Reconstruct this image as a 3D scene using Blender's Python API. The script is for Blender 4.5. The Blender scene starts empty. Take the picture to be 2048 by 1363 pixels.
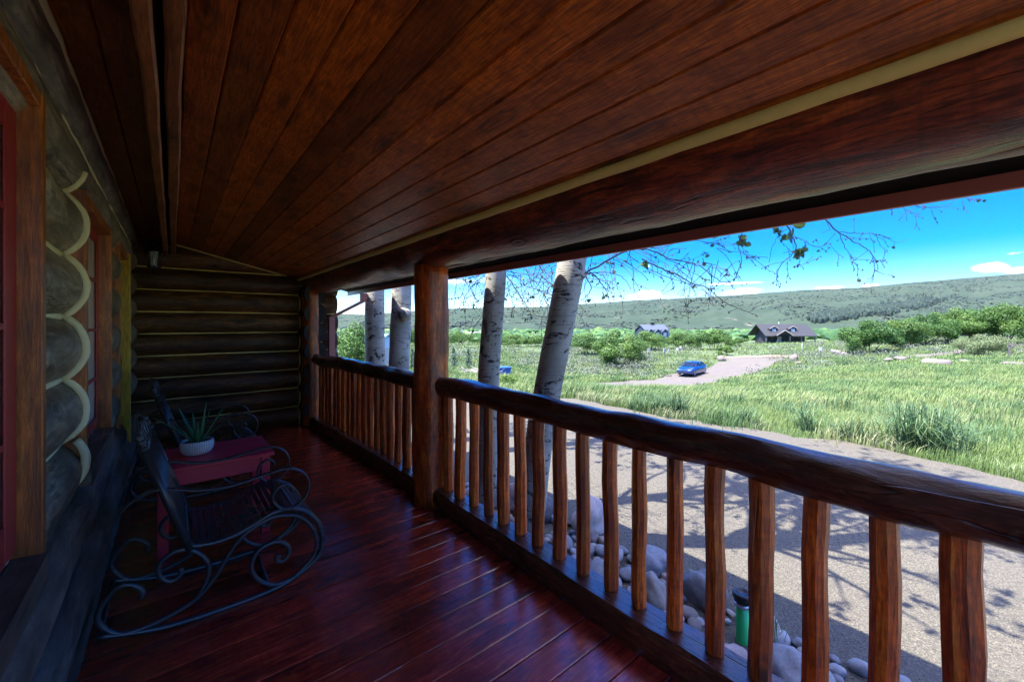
import bpy, math, random
import numpy as np
from mathutils import Vector, Matrix, noise as mn
random.seed(7); rng = np.random.default_rng(7)
C = bpy.context.scene.collection
rad = math.radians
# ------------------------------------------------------------------ camera model (calibrated from the photograph)
F, CX, V0, H = 825., 1024., 647., 1.5
YAW = math.atan(679/825)
SY, CY = math.sin(YAW), math.cos(YAW)
def ray(u, v):
    r = (u-CX)/F
    return (SY+r*CY, CY-r*SY, (V0-v)/F)
def at(u, v, fw):
    d = ray(u, v); return Vector((d[0]*fw, d[1]*fw, H+d[2]*fw))
def uv_fw(x, y):
    fw = x*SY+y*CY; r = x*CY-y*SY
    return r, fw
# ------------------------------------------------------------------ mesh builder
class MB:
    def __init__(s): s.v=[]; s.f=[]; s.sm=[]
    def add(s, vs, fs, smooth=False):
        o=len(s.v); s.v.extend([tuple(p) for p in vs]); s.f.extend([tuple(i+o for i in f) for f in fs]); s.sm.extend([smooth]*len(fs)); return s
    def box(s, x0,x1,y0,y1,z0,z1, M=None):
        vs=[Vector((x,y,z)) for x in (x0,x1) for y in (y0,y1) for z in (z0,z1)]
        if M: vs=[M@p for p in vs]
        return s.add(vs, [(0,1,3,2),(4,6,7,5),(0,4,5,1),(2,3,7,6),(0,2,6,4),(1,5,7,3)])
    def bbox(s, x0,x1,y0,y1,z0,z1, b=.004, M=None):
        # chamfered box
        vs=[];idx={}
        xs=(x0,x1);ys=(y0,y1);zs=(z0,z1);sg=(1,-1)
        for i in (0,1):
            for j in (0,1):
                for k in (0,1):
                    for a in range(3):
                        p=[xs[i]+sg[i]*b, ys[j]+sg[j]*b, zs[k]+sg[k]*b]
                        p[a]=(xs[i],ys[j],zs[k])[a]
                        idx[i,j,k,a]=len(vs); vs.append(Vector(p))
        fs=[]
        for i in (0,1): fs.append([idx[i,0,0,0],idx[i,1,0,0],idx[i,1,1,0],idx[i,0,1,0]])
        for j in (0,1): fs.append([idx[0,j,0,1],idx[1,j,0,1],idx[1,j,1,1],idx[0,j,1,1]])
        for k in (0,1): fs.append([idx[0,0,k,2],idx[1,0,k,2],idx[1,1,k,2],idx[0,1,k,2]])
        for j in (0,1):
            for k in (0,1): fs.append([idx[0,j,k,1],idx[1,j,k,1],idx[1,j,k,2],idx[0,j,k,2]])
        for i in (0,1):
            for k in (0,1): fs.append([idx[i,0,k,0],idx[i,1,k,0],idx[i,1,k,2],idx[i,0,k,2]])
        for i in (0,1):
            for j in (0,1): fs.append([idx[i,j,0,0],idx[i,j,1,0],idx[i,j,1,1],idx[i,j,0,1]])
        for i in (0,1):
            for j in (0,1):
                for k in (0,1): fs.append([idx[i,j,k,0],idx[i,j,k,1],idx[i,j,k,2]])
        if M: vs=[M@p for p in vs]
        return s.add(vs, fs)
    def tube(s, pts, rad_, seg=10, caps=True, amp=0., nscale=3., smooth=True, seed=0., facet=0., sq=1., up=None, rx=None):
        pts=[Vector(p) for p in pts]; n=len(pts)
        R=rad_ if isinstance(rad_,(list,tuple)) else [rad_]*n
        T=[]
        for i in range(n):
            t=pts[min(i+1,n-1)]-pts[max(i-1,0)]
            T.append(t.normalized() if t.length>1e-9 else Vector((0,0,1)))
        u=Vector(up) if up else (Vector((0,0,1)) if abs(T[0].z)<.9 else Vector((1,0,0)))
        vs=[]
        for i in range(n):
            u=(u-T[i]*u.dot(T[i]));  u = u.normalized() if u.length>1e-6 else T[i].orthogonal().normalized()
            w=T[i].cross(u)
            for k in range(seg):
                a=2*math.pi*k/seg
                r=R[i]
                if amp:
                    q=Vector((math.cos(a)*.35, math.sin(a)*.35, 0))*nscale+T[i]*0
                    r*=1+amp*mn.noise(Vector((q.x+seed, q.y-seed*1.7, (pts[i]-pts[0]).length*nscale*.6+seed*2.3)))
                if facet: r*=1+facet*mn.noise(Vector((k*7.31+seed*3.1, seed, (pts[i]-pts[0]).length*.7)))
                vs.append(pts[i]+u*(math.cos(a)*r*sq)+w*(math.sin(a)*r*(rx or 1.)))
        fs=[(i*seg+k,i*seg+(k+1)%seg,(i+1)*seg+(k+1)%seg,(i+1)*seg+k) for i in range(n-1) for k in range(seg)]
        s.add(vs,fs,smooth)
        if caps:
            o=len(s.v)-len(vs)
            s.f.append(tuple(o+k for k in range(seg))[::-1]); s.f.append(tuple(o+(n-1)*seg+k for k in range(seg))); s.sm+= [False,False]
        return s
    def lathe(s, prof, seg=24, M=None, smooth=True):
        vs=[]
        for r,z in prof:
            for k in range(seg):
                a=2*math.pi*k/seg; p=Vector((r*math.cos(a),r*math.sin(a),z)); vs.append(M@p if M else p)
        n=len(prof)
        fs=[(i*seg+k,i*seg+(k+1)%seg,(i+1)*seg+(k+1)%seg,(i+1)*seg+k) for i in range(n-1) for k in range(seg)]
        s.add(vs,fs,smooth)
        return s
    def prism(s, poly, axis, a0, a1):
        # poly: 2-D outline, extruded along axis 'x','y' or 'z'
        def P(p,a): return {'x':(a,p[0],p[1]),'y':(p[0],a,p[1]),'z':(p[0],p[1],a)}[axis]
        n=len(poly); vs=[P(p,a0) for p in poly]+[P(p,a1) for p in poly]
        return s.add(vs,[tuple(range(n))[::-1],tuple(range(n,2*n))]+[(i,(i+1)%n,n+(i+1)%n,n+i) for i in range(n)])
    def build(s, name, mat, parent=None, recalc=True):
        me=bpy.data.meshes.new(name)
        off=parent_off(parent)
        me.from_pydata([(p[0]-off[0],p[1]-off[1],p[2]-off[2]) for p in s.v],[],s.f)
        me.polygons.foreach_set('use_smooth',s.sm)
        if recalc:
            import bmesh
            bm=bmesh.new(); bm.from_mesh(me); bmesh.ops.recalc_face_normals(bm,faces=bm.faces); bm.to_mesh(me); bm.free()
        if mat: me.materials.append(mat)
        return link(name, me, parent)
def parent_off(p):
    o=Vector((0,0,0))
    while p is not None: o+=p.location; p=p.parent
    return o
def link(name, me, parent=None):
    ob=bpy.data.objects.new(name, me); C.objects.link(ob)
    if parent: ob.parent=parent
    return ob
def fastmesh(name, V, faces, mat, parent=None, smooth=False, attr=None):
    # V (n,3) float array; faces: list of (m,k) int arrays
    me=bpy.data.meshes.new(name)
    off=parent_off(parent); V=np.asarray(V,dtype=np.float32)-np.array(off,dtype=np.float32)
    me.vertices.add(len(V)); me.vertices.foreach_set('co',V.ravel())
    loops=np.concatenate([f.ravel() for f in faces]).astype(np.int32)
    tot=np.concatenate([np.full(len(f),f.shape[1]) for f in faces]).astype(np.int32)
    st=np.concatenate([[0],np.cumsum(tot)[:-1]]).astype(np.int32)
    me.loops.add(len(loops)); me.loops.foreach_set('vertex_index',loops)
    me.polygons.add(len(tot)); me.polygons.foreach_set('loop_start',st)
    me.polygons.foreach_set('use_smooth',np.full(len(tot),smooth))
    me.update(calc_edges=True)
    if attr is not None:
        a=me.attributes.new('tint','FLOAT','POINT'); a.data.foreach_set('value',np.asarray(attr,dtype=np.float32))
    me.materials.append(mat)
    return link(name,me,parent)
def thing(name, label, cat, loc=(0,0,0), group=None):
    o=bpy.data.objects.new(name,None); C.objects.link(o); o.location=loc; o.empty_display_size=.1
    return tag(o,label,cat,group)
def tag(o, label, cat, group=None):
    o['label']=label; o['category']=cat
    if group: o['group']=group
    return o
def kind(o, k, label=None):
    o['kind']=k
    if label: o['label']=label
    return o
def copy_tree(o, parent=None):
    c=o.copy(); C.objects.link(c); c.parent=parent
    for ch in list(o.children): copy_tree(ch,c)
    return c
# ------------------------------------------------------------------ materials
def newmat(name):
    m=bpy.data.materials.new(name); m.use_nodes=True; nt=m.node_tree
    return m, nt, nt.nodes['Principled BSDF']
class N:
    def __init__(s, nt): s.nt=nt
    def n(s, t, **kw):
        x=s.nt.nodes.new(t)
        for k,v in kw.items(): setattr(x,k,v)
        return x
    def l(s, a, b): s.nt.links.new(a,b)
    def val(s, x, sock):
        if hasattr(x,'is_output'): s.l(x,sock)
        else: sock.default_value=x
    def noise(s, vec, scale, detail=4, rough=.55, dist=0.):
        x=s.n('ShaderNodeTexNoise'); s.l(vec,x.inputs['Vector']); x.inputs['Scale'].default_value=scale
        x.inputs['Detail'].default_value=detail; x.inputs['Roughness'].default_value=rough; x.inputs['Distortion'].default_value=dist
        return x.outputs[0]
    def voro(s, vec, scale, out='Distance', feature='F1', rand=1.):
        x=s.n('ShaderNodeTexVoronoi',feature=feature); s.l(vec,x.inputs['Vector']); x.inputs['Scale'].default_value=scale
        x.inputs['Randomness'].default_value=rand
        return x.outputs[out]
    def ramp(s, fac, stops, interp='LINEAR'):
        x=s.n('ShaderNodeValToRGB'); x.color_ramp.interpolation=interp; e=x.color_ramp.elements
        while len(e)<len(stops): e.new(.5)
        for q,(p,c) in zip(e,stops): q.position=p; q.color=(*c,1) if len(c)==3 else c
        s.l(fac,x.inputs[0]); return x.outputs[0]
    def mix(s, fac, a, b, mode='MIX'):
        x=s.n('ShaderNodeMix',data_type='RGBA',blend_type=mode)
        s.val(fac,x.inputs[0])
        for v,i in ((a,6),(b,7)):
            if hasattr(v,'is_output'): s.l(v,x.inputs[i])
            else: x.inputs[i].default_value=(*v,1)
        return x.outputs[2]
    def math(s, op, a, b=0., clamp=False):
        x=s.n('ShaderNodeMath',operation=op,use_clamp=clamp); s.val(a,x.inputs[0]); s.val(b,x.inputs[1]); return x.outputs[0]
    def coord(s, scale=(1,1,1), kind='Object', rnd=0., loc=(0,0,0)):
        tc=s.n('ShaderNodeTexCoord'); v=tc.outputs[kind]
        if rnd:
            oi=s.n('ShaderNodeObjectInfo'); cb=s.n('ShaderNodeVectorMath',operation='SCALE')
            cb.inputs[0].default_value=(rnd,rnd*1.3,rnd*.7); s.l(oi.outputs['Random'],cb.inputs['Scale'])
            ad=s.n('ShaderNodeVectorMath',operation='ADD'); s.l(v,ad.inputs[0]); s.l(cb.outputs[0],ad.inputs[1]); v=ad.outputs[0]
        mp=s.n('ShaderNodeMapping'); s.l(v,mp.inputs[0]); mp.inputs['Scale'].default_value=scale; mp.inputs['Location'].default_value=loc
        return mp.outputs[0]
    def bump(s, h, strength=.3, dist=.01, bsdf=None):
        x=s.n('ShaderNodeBump'); x.inputs['Strength'].default_value=strength; x.inputs['Distance'].default_value=dist
        s.l(h,x.inputs['Height']); 
        if bsdf: s.l(x.outputs[0],bsdf.inputs['Normal'])
        return x.outputs[0]
def stretch(axis, along, across):
    return tuple(along if a==axis else across for a in 'xyz')
def wood(name, axis, dark, mid, light, rough=(.3,.5), coat=0., across=14., along=2., bump=.35, knots=True, rnd=7., patch=.5, crack=.8):
    m,nt,b=newmat(name); k=N(nt)
    v=k.coord(stretch(axis,along,across),rnd=rnd)
    g1=k.noise(v,1.,9,.72,1.1)
    v2=k.coord(stretch(axis,along*5.,across*5.5),rnd=rnd); g2=k.noise(v2,1.,7,.7)
    v5=k.coord(stretch(axis,38.,7.),rnd=rnd); rip=k.noise(v5,1.,4,.6,.5)
    col=k.ramp(g1,[(.34,dark),(.5,mid),(.66,light)])
    col=k.mix(k.math('MULTIPLY',k.ramp(g2,[(.38,(1,1,1)),(.56,(0,0,0))]),.7),col,tuple(c*.4 for c in dark))
    v3=k.coord(stretch(axis,1.4,3.4),rnd=rnd)
    pt=k.noise(v3,1.2,6,.68,.5)
    col=k.mix(k.math('MULTIPLY',k.ramp(pt,[(.44,(0,0,0)),(.60,(1,1,1))]),patch),col,tuple(c*.5 for c in dark))
    col=k.mix(k.math('MULTIPLY',k.ramp(rip,[(.45,(0,0,0)),(.65,(1,1,1))]),.30),col,dark)
    # long drying checks
    v4=k.coord(stretch(axis,.55,9.),rnd=rnd); ck=k.math('ABSOLUTE',k.math('SUBTRACT',k.noise(v4,1.,3,.5,.3),.5))
    cm=k.math('MULTIPLY',k.ramp(ck,[(.0,(1,1,1)),(.012,(0,0,0))]),k.ramp(k.noise(v3,.7,2),[(.5,(0,0,0)),(.58,(1,1,1))]))
    col=k.mix(k.math('MULTIPLY',cm,crack),col,tuple(c*.12 for c in dark))
    oi=k.n('ShaderNodeObjectInfo')
    hs=k.n('ShaderNodeHueSaturation'); k.l(col,hs.inputs['Color'])
    mr=k.n('ShaderNodeMapRange'); k.l(oi.outputs['Random'],mr.inputs[0]); mr.inputs[3].default_value=.72; mr.inputs[4].default_value=1.28
    k.l(mr.outputs[0],hs.inputs['Value']); col=hs.outputs[0]
    h=k.math('SUBTRACT',k.math('ADD',g1,k.math('MULTIPLY',g2,.5)),k.math('MULTIPLY',cm,.9))
    if knots:
        vk=k.coord(stretch(axis,2.4,5.),rnd=rnd); kn=k.voro(vk,1.)
        km=k.ramp(kn,[(.06,(1,1,1)),(.13,(.2,.2,.2)),(.16,(.7,.7,.7)),(.23,(0,0,0))])
        col=k.mix(k.math('MULTIPLY',km,.85),col,tuple(c*.25 for c in dark))
        h=k.math('ADD',h,k.math('MULTIPLY',km,.6))
    k.l(col,b.inputs['Base Color'])
    r=k.ramp(k.math('ADD',k.math('MULTIPLY',pt,.6),k.math('MULTIPLY',g2,.4)),[(.38,(rough[0],)*3),(.62,(rough[1]+.12,)*3)]); k.l(r,b.inputs['Roughness'])
    b.inputs['Coat Weight'].default_value=coat; b.inputs['Coat Roughness'].default_value=.28
    bn=k.bump(h,bump*1.5,.006,b); k.l(bn,b.inputs['Coat Normal'])
    return m
def plain(name, col, rough=.5, metal=0., var=.15, scale=8., bump=0., spec=.5, coat=0., bscale=60.):
    m,nt,b=newmat(name); k=N(nt); v=k.coord(rnd=3.)
    nz=k.noise(v,scale,5,.6)
    c=k.mix(nz,tuple(x*(1-var*1.6) for x in col),tuple(min(1,x*(1+var)) for x in col))
    k.l(c,b.inputs['Base Color']); b.inputs['Metallic'].default_value=metal
    k.l(k.ramp(nz,[(.3,(max(.03,rough-.08),)*3),(.7,(min(1,rough+.08),)*3)]),b.inputs['Roughness'])
    b.inputs['Specular IOR Level'].default_value=spec; b.inputs['Coat Weight'].default_value=coat
    if bump: k.bump(k.noise(v,bscale,3),bump,.004,b)
    return m
M={}
M['log_wall_y']=wood('log_wall_y','y',(.09,.062,.04),(.36,.28,.19),(.56,.47,.36),(.32,.5),.25)
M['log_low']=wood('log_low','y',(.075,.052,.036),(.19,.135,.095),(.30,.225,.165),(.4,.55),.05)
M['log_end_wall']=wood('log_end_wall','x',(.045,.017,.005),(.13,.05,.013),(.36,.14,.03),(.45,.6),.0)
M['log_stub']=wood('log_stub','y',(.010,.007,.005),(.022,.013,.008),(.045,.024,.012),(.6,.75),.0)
M['beam']=wood('beam','y',(.035,.010,.005),(.30,.040,.012),(.60,.12,.022),(.28,.42),.25,across=15,along=2.,patch=.75,bump=.9)
M['post']=wood('post','z',(.12,.015,.002),(.72,.105,.008),(.90,.25,.02),(.22,.4),.35,across=12,patch=.5)
M['baluster']=wood('baluster','z',(.13,.016,.002),(.76,.115,.008),(.90,.25,.022),(.25,.42),.3,across=26,along=2.2,patch=.35)
M['rail']=wood('rail','y',(.04,.010,.005),(.15,.036,.014),(.27,.07,.02),(.12,.3),.7,across=12,bump=.5)
M['trim']=wood('trim','z',(.22,.05,.01),(.55,.15,.022),(.68,.24,.04),(.3,.45),.2,across=12,along=1.5,patch=.4)
M['pine']=wood('pine','z',(.75,.42,.02),(.88,.53,.03),(.92,.62,.06),(.35,.5),.1,across=14,patch=.1,knots=False)
M['purlin']=wood('purlin','y',(.2,.06,.02),(.4,.13,.04),(.52,.2,.06),(.3,.5),.15,across=14,patch=.3)
M['dark_door']=wood('dark_door','z',(.012,.008,.005),(.025,.014,.008),(.04,.022,.012),(.35,.5),.1)
def boards(name, axis_across, origin, width, dark, mid, light, rough, coat, across, along, patch, patchcol, spec=.5):
    """planks told apart by which board a point lies in; grain runs along the boards"""
    m,nt,b=newmat(name); k=N(nt)
    tc=k.n('ShaderNodeTexCoord'); sp=k.n('ShaderNodeSeparateXYZ'); k.l(tc.outputs['Object'],sp.inputs[0])
    a={'x':0,'y':1}[axis_across]
    bi=k.math('FLOOR',k.math('DIVIDE',k.math('SUBTRACT',sp.outputs[a],origin),width))
    wn=k.n('ShaderNodeTexWhiteNoise',noise_dimensions='1D'); k.l(bi,wn.inputs['W'])
    cb=k.n('ShaderNodeCombineXYZ')
    lo='y' if axis_across=='x' else 'x'
    sh=k.math('MULTIPLY',wn.outputs['Value'],37.)
    c0=k.math('MULTIPLY',sp.outputs[a],across); c1=k.math('ADD',k.math('MULTIPLY',sp.outputs[1-a],along),sh)
    k.l(c0,cb.inputs[a]); k.l(c1,cb.inputs[1-a]); k.l(sh,cb.inputs[2])
    g1=k.noise(cb.outputs[0],1.,9,.70,1.6); 
    cb2=k.n('ShaderNodeVectorMath',operation='MULTIPLY'); k.l(cb.outputs[0],cb2.inputs[0]); cb2.inputs[1].default_value=tuple(4. if i==a else 3. for i in range(3))
    g2=k.noise(cb2.outputs[0],1.,4,.6)
    col=k.ramp(g1,[(.3,dark),(.5,mid),(.72,light)])
    col=k.mix(k.math('MULTIPLY',k.ramp(g2,[(.35,(1,1,1)),(.6,(0,0,0))]),.5),col,tuple(c*.5 for c in dark))
    pv=k.n('ShaderNodeVectorMath',operation='MULTIPLY'); k.l(tc.outputs['Object'],pv.inputs[0]); pv.inputs[1].default_value=tuple((3.5 if i==a else 2.2) if i<2 else 1 for i in range(3))
    pt=k.noise(pv.outputs[0],1.6,7,.68,.4)
    col=k.mix(k.math('MULTIPLY',k.ramp(pt,[(.42,(0,0,0)),(.66,(1,1,1))]),patch),col,patchcol)
    rv=k.n('ShaderNodeVectorMath',operation='MULTIPLY'); k.l(tc.outputs['Object'],rv.inputs[0]); rv.inputs[1].default_value=tuple((9. if i==a else 42.) if i<2 else 1 for i in range(3))
    rip=k.noise(rv.outputs[0],1.,5,.65,.6); col=k.mix(k.math('MULTIPLY',k.ramp(rip,[(.45,(0,0,0)),(.66,(1,1,1))]),.35),col,dark)
    # knots
    kv=k.n('ShaderNodeVectorMath',operation='MULTIPLY'); k.l(cb.outputs[0],kv.inputs[0]); kv.inputs[1].default_value=tuple((7./across if i==a else 1.6/along) if i<2 else 1 for i in range(3))
    kn=k.voro(kv.outputs[0],1.); km=k.ramp(kn,[(.07,(1,1,1)),(.15,(.25,.25,.25)),(.19,(.8,.8,.8)),(.28,(0,0,0))])
    col=k.mix(k.math('MULTIPLY',km,.8),col,tuple(c*.35 for c in dark))
    hs=k.n('ShaderNodeHueSaturation'); k.l(col,hs.inputs['Color'])
    k.l(k.math('ADD',k.math('MULTIPLY',wn.outputs['Value'],.75),.62),hs.inputs['Value'])
    k.l(hs.outputs[0],b.inputs['Base Color'])
    k.l(k.ramp(pt,[(.3,(rough[0],)*3),(.7,(rough[1],)*3)]),b.inputs['Roughness'])
    b.inputs['Coat Weight'].default_value=coat; b.inputs['Coat Roughness'].default_value=.2; b.inputs['Specular IOR Level'].default_value=spec
    bn=k.bump(k.math('ADD',g1,k.math('MULTIPLY',g2,.6)),.4,.004,b); k.l(bn,b.inputs['Coat Normal'])
    return m
M['ceiling']=boards('ceiling','x',.035,.125,(.10,.016,.001),(.60,.13,.004),(.86,.25,.012),(.32,.48),.06,48.,4.5,.45,(.05,.012,.003))
M['floor']=boards('floor','y',-.013,.156,(.17,.013,.008),(.60,.045,.018),(.80,.135,.03),(.10,.26),1.,26.,3.,.65,(.09,.012,.010),1.)
M['chink']=plain('chink',(.88,.79,.50),.8,0,.12,20,.4); M['chink_gold']=plain('chink_gold',(.93,.68,.24),.75,0,.1,20,.4)
M['red_sash']=plain('red_sash',(.38,.025,.03),.4,0,.1,6)
M['curtain']=plain('curtain',(.75,.73,.70),.9,0,.05,5)
M['iron']=plain('iron',(.058,.052,.052),.30,.3,.08,6,.05)
M['red_paint']=plain('red_paint',(.74,.035,.075),.42,0,.15,7,.1)
M['gutter']=plain('gutter',(.48,.15,.145),.38,.0,.08,3)
M['fascia']=plain('fascia',(.010,.006,.005),.9,0,.2,5,spec=.1)
M['roofing']=plain('roofing',(.10,.09,.085),.9,0,.2,5)
M['black_metal']=plain('black_metal',(.02,.02,.02),.4,.3,.2,12)
M['soil']=plain('soil',(.05,.035,.025),.95,0,.4,40,.8)
def glassmat(name, col=(1,1,1), rough=.02):
    m,nt,b=newmat(name); k=N(nt); tr=k.n('ShaderNodeBsdfTransparent'); tr.inputs[0].default_value=(*col,1); gl=k.n('ShaderNodeBsdfGlossy'); gl.inputs['Roughness'].default_value=rough
    lw=k.n('ShaderNodeLayerWeight'); fr=k.math('ADD',.04,k.math('MULTIPLY',k.math('POWER',lw.outputs['Facing'],5.),.9)); mx=k.n('ShaderNodeMixShader'); k.l(fr,mx.inputs[0]); k.l(tr.outputs[0],mx.inputs[1]); k.l(gl.outputs[0],mx.inputs[2]); k.l(mx.outputs[0],nt.nodes['Material Output'].inputs[0])
    return m
M['glass']=glassmat('glass'); M['lamp_glass']=glassmat('lamp_glass',(.9,.92,.95),.12)
# pot: woven pattern
m,nt,b=newmat('pot'); k=N(nt); v=k.coord()
tc=k.n('ShaderNodeTexCoord'); sp=k.n('ShaderNodeSeparateXYZ'); k.l(tc.outputs['Object'],sp.inputs[0])
an=k.math('ARCTAN2',sp.outputs[1],sp.outputs[0])
w1=k.math('SINE',k.math('ADD',k.math('MULTIPLY',an,46.),k.math('MULTIPLY',k.noise(v,30.),5.)))
w2=k.math('SINE',k.math('ADD',k.math('MULTIPLY',sp.outputs[2],560.),k.math('MULTIPLY',k.noise(v,26.),5.)))
wv=k.math('MAXIMUM',w1,w2)
k.l(k.ramp(wv,[(.2,(.30,.31,.33)),(.75,(.80,.81,.82))]),b.inputs['Base Color']); b.inputs['Roughness'].default_value=.7; k.bump(wv,.25,.002,b); M['pot']=m
def leafmat(name, cols, rough=.5, trans=.25, scale=.6, use_tint=False, spec=.3):
    m,nt,b=newmat(name); k=N(nt); v=k.coord()
    f=k.noise(v,scale,4,.6)
    if use_tint:
        at_=k.n('ShaderNodeAttribute',attribute_name='tint'); f=k.math('ADD',k.math('MULTIPLY',f,.55),k.math('MULTIPLY',at_.outputs['Fac'],.45))
    col=k.ramp(f,[(i/(len(cols)-1)*.5+.25,c) for i,c in enumerate(cols)])
    oi=k.n('ShaderNodeObjectInfo'); hs=k.n('ShaderNodeHueSaturation'); k.l(col,hs.inputs['Color']); k.l(k.math('ADD',k.math('MULTIPLY',oi.outputs['Random'],.45),.8),hs.inputs['Value']); k.l(k.math('ADD',k.math('MULTIPLY',oi.outputs['Random'],-.03),.515),hs.inputs['Hue']); col=hs.outputs[0]
    k.l(col,b.inputs['Base Color']); b.inputs['Roughness'].default_value=rough; b.inputs['Specular IOR Level'].default_value=spec
    if trans:
        tr=k.n('ShaderNodeBsdfTranslucent'); k.l(col,tr.inputs[0]); mx=k.n('ShaderNodeMixShader'); mx.inputs[0].default_value=trans
        k.l(b.outputs[0],mx.inputs[1]); k.l(tr.outputs[0],mx.inputs[2]); k.l(mx.outputs[0],nt.nodes['Material Output'].inputs[0])
    return m
M['grass']=leafmat('grass',[(0.05071,0.1066,0.04057),(0.09365,0.1577,0.04525),(0.1443,0.2046,0.05851),(0.2029,0.2302,0.09752)],.55,.3,.35,True)
M['tallgrass']=leafmat('tallgrass',[(0.04,0.088,0.04),(0.072,0.144,0.06),(0.128,0.208,0.08),(0.192,0.24,0.104)],.5,.3,1.5,True)
M['palegrass']=leafmat('palegrass',[(0.126,0.1764,0.0714),(0.2268,0.252,0.126),(0.3192,0.3192,0.1848)],.55,.3,1.,True)
M['sage']=leafmat('sage',[(0.07225,0.0935,0.0595),(0.1062,0.1275,0.08925),(0.1445,0.1573,0.119)],.8,.1,.5,True)
M['oak']=leafmat('oak',[(0.0322,0.0782,0.0184),(0.069,0.1472,0.0276),(0.1104,0.2024,0.0414)],.5,.25,.9,True)
M['oak2']=leafmat('oak2',[(0.046,0.1012,0.023),(0.092,0.1748,0.0322),(0.1564,0.2484,0.0552)],.5,.25,.9,True)
M['olive']=leafmat('olive',[(0.085,0.1275,0.051),(0.1445,0.187,0.0765),(0.1955,0.238,0.1105)],.6,.2,.9,True)
M['conifer']=leafmat('conifer',[(.03,.07,.04),(.06,.12,.06),(.12,.18,.10)],.6,.1,2.,True)
M['farwood']=leafmat('farwood',[(0.01478,0.0336,0.02352),(0.02688,0.0504,0.0336),(0.04368,0.0672,0.04368)],.8,0,.02,True)
M['scrub']=leafmat('scrub',[(0.01714,0.03075,0.02056),(0.02399,0.03903,0.02627),(0.03142,0.04613,0.03028)],.8,0,.01,True)
M['aspen_leaf']=leafmat('aspen_leaf',[(.05,.08,.025),(.09,.15,.035),(.14,.21,.05)],.4,.35,3.,True)
M['catkin']=plain('catkin',(.07,.045,.04),.8,0,.3,30)
M['twig']=plain('twig',(.075,.052,.045),.75,0,.3,20)
M['stem']=plain('stem',(.09,.075,.06),.85,0,.3,8)
# aspen bark
m,nt,b=newmat('aspen_bark'); k=N(nt)
v=k.coord(rnd=5.); base=k.noise(v,2.5,5,.6)
col=k.ramp(base,[(.3,(0.22,0.22,0.1804)),(.55,(0.3608,0.3608,0.3124)),(.75,(0.44,0.44,0.3916))])
vs=k.coord((3.4,3.4,15.),rnd=5.); sc=k.noise(vs,1.3,5,.7,1.2)
vm=k.coord((1.6,1.6,3.2),rnd=5.); msk=k.noise(vm,1.6,4,.65)
mk=k.math('MULTIPLY',k.ramp(sc,[(.555,(0,0,0)),(.60,(1,1,1))]),k.ramp(msk,[(.50,(0,0,0)),(.56,(1,1,1))]))
blo=k.noise(k.coord((5.,5.,7.),rnd=5.),1.,6,.72,.4); bm_=k.ramp(blo,[(.585,(0,0,0)),(.63,(1,1,1))])
big_=k.noise(k.coord((2.6,2.6,2.4),rnd=5.),1.,8,.78,.8); bm_=k.math('MAXIMUM',bm_,k.math('MULTIPLY',k.ramp(big_,[(.57,(0,0,0)),(.61,(1,1,1))]),.8))
ln=k.noise(k.coord((2.,2.,70.),rnd=5.),1.,2,.5); lm=k.math('MULTIPLY',k.ramp(ln,[(.62,(0,0,0)),(.68,(1,1,1))]),.35)
mk=k.math('MAXIMUM',k.math('MAXIMUM',mk,bm_),lm)
col=k.mix(mk,col,(.025,.022,.02))
k.l(col,b.inputs['Base Color']); b.inputs['Roughness'].default_value=.75
k.bump(k.math('SUBTRACT',base,mk),.5,.01,b); M['bark']=m
# gravel
m,nt,b=newmat('gravel'); k=N(nt); v=k.coord()
d1=k.voro(v,120.); c1=k.n('ShaderNodeTexVoronoi'); k.l(v,c1.inputs['Vector']); c1.inputs['Scale'].default_value=120.
hv=k.n('ShaderNodeSeparateColor'); k.l(c1.outputs['Color'],hv.inputs[0])
col=k.ramp(hv.outputs[0],[(0,(0.04564,0.0403,0.02676)),(.4,(0.07669,0.0684,0.04535)),(.75,(0.1077,0.09553,0.06392)),(1,(0.1734,0.1574,0.1078))])
big=k.noise(v,.9,5,.65); col=k.mix(k.math('MULTIPLY',k.ramp(big,[(.42,(0,0,0)),(.7,(1,1,1))]),.5),col,(.088,.076,.06))
fine=k.noise(v,220.,2,.5); col=k.mix(k.math('MULTIPLY',fine,.25),col,(.075,.066,.057))
k.l(col,b.inputs['Base Color']); b.inputs['Roughness'].default_value=.9
k.bump(k.math('ADD',k.math('MULTIPLY',d1,-1.),k.math('MULTIPLY',fine,.3)),.6,.007,b); M['gravel']=m
M['pebble']=plain('pebble',(.14,.125,.108),.85,0,.45,60)
# ground
m,nt,b=newmat('ground'); k=N(nt); v=k.coord()
n1=k.noise(v,.12,6,.65); n2=k.noise(v,1.4,5,.7); n3=k.noise(v,14.,3,.6)
col=k.ramp(k.math('ADD',k.math('MULTIPLY',n1,.5),k.math('MULTIPLY',n2,.5)),[(.34,(0.04536,0.06955,0.03024)),(.5,(0.0756,0.1028,0.04113)),(.62,(0.1058,0.124,0.05322)),(.72,(0.1452,0.124,0.07862))])
col=k.mix(k.math('MULTIPLY',n3,.5),col,(.08,.13,.05))
k.l(col,b.inputs['Base Color']); b.inputs['Roughness'].default_value=.95; k.bump(n3,.6,.05,b); M['ground']=m
M['road']=plain('road',(0.1181,0.09975,0.07614),.9,0,.22,1.2,.5,bscale=30)
M['dirt']=plain('dirt',(.20,.145,.095),.95,0,.2,.8,.5,bscale=20)
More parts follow.
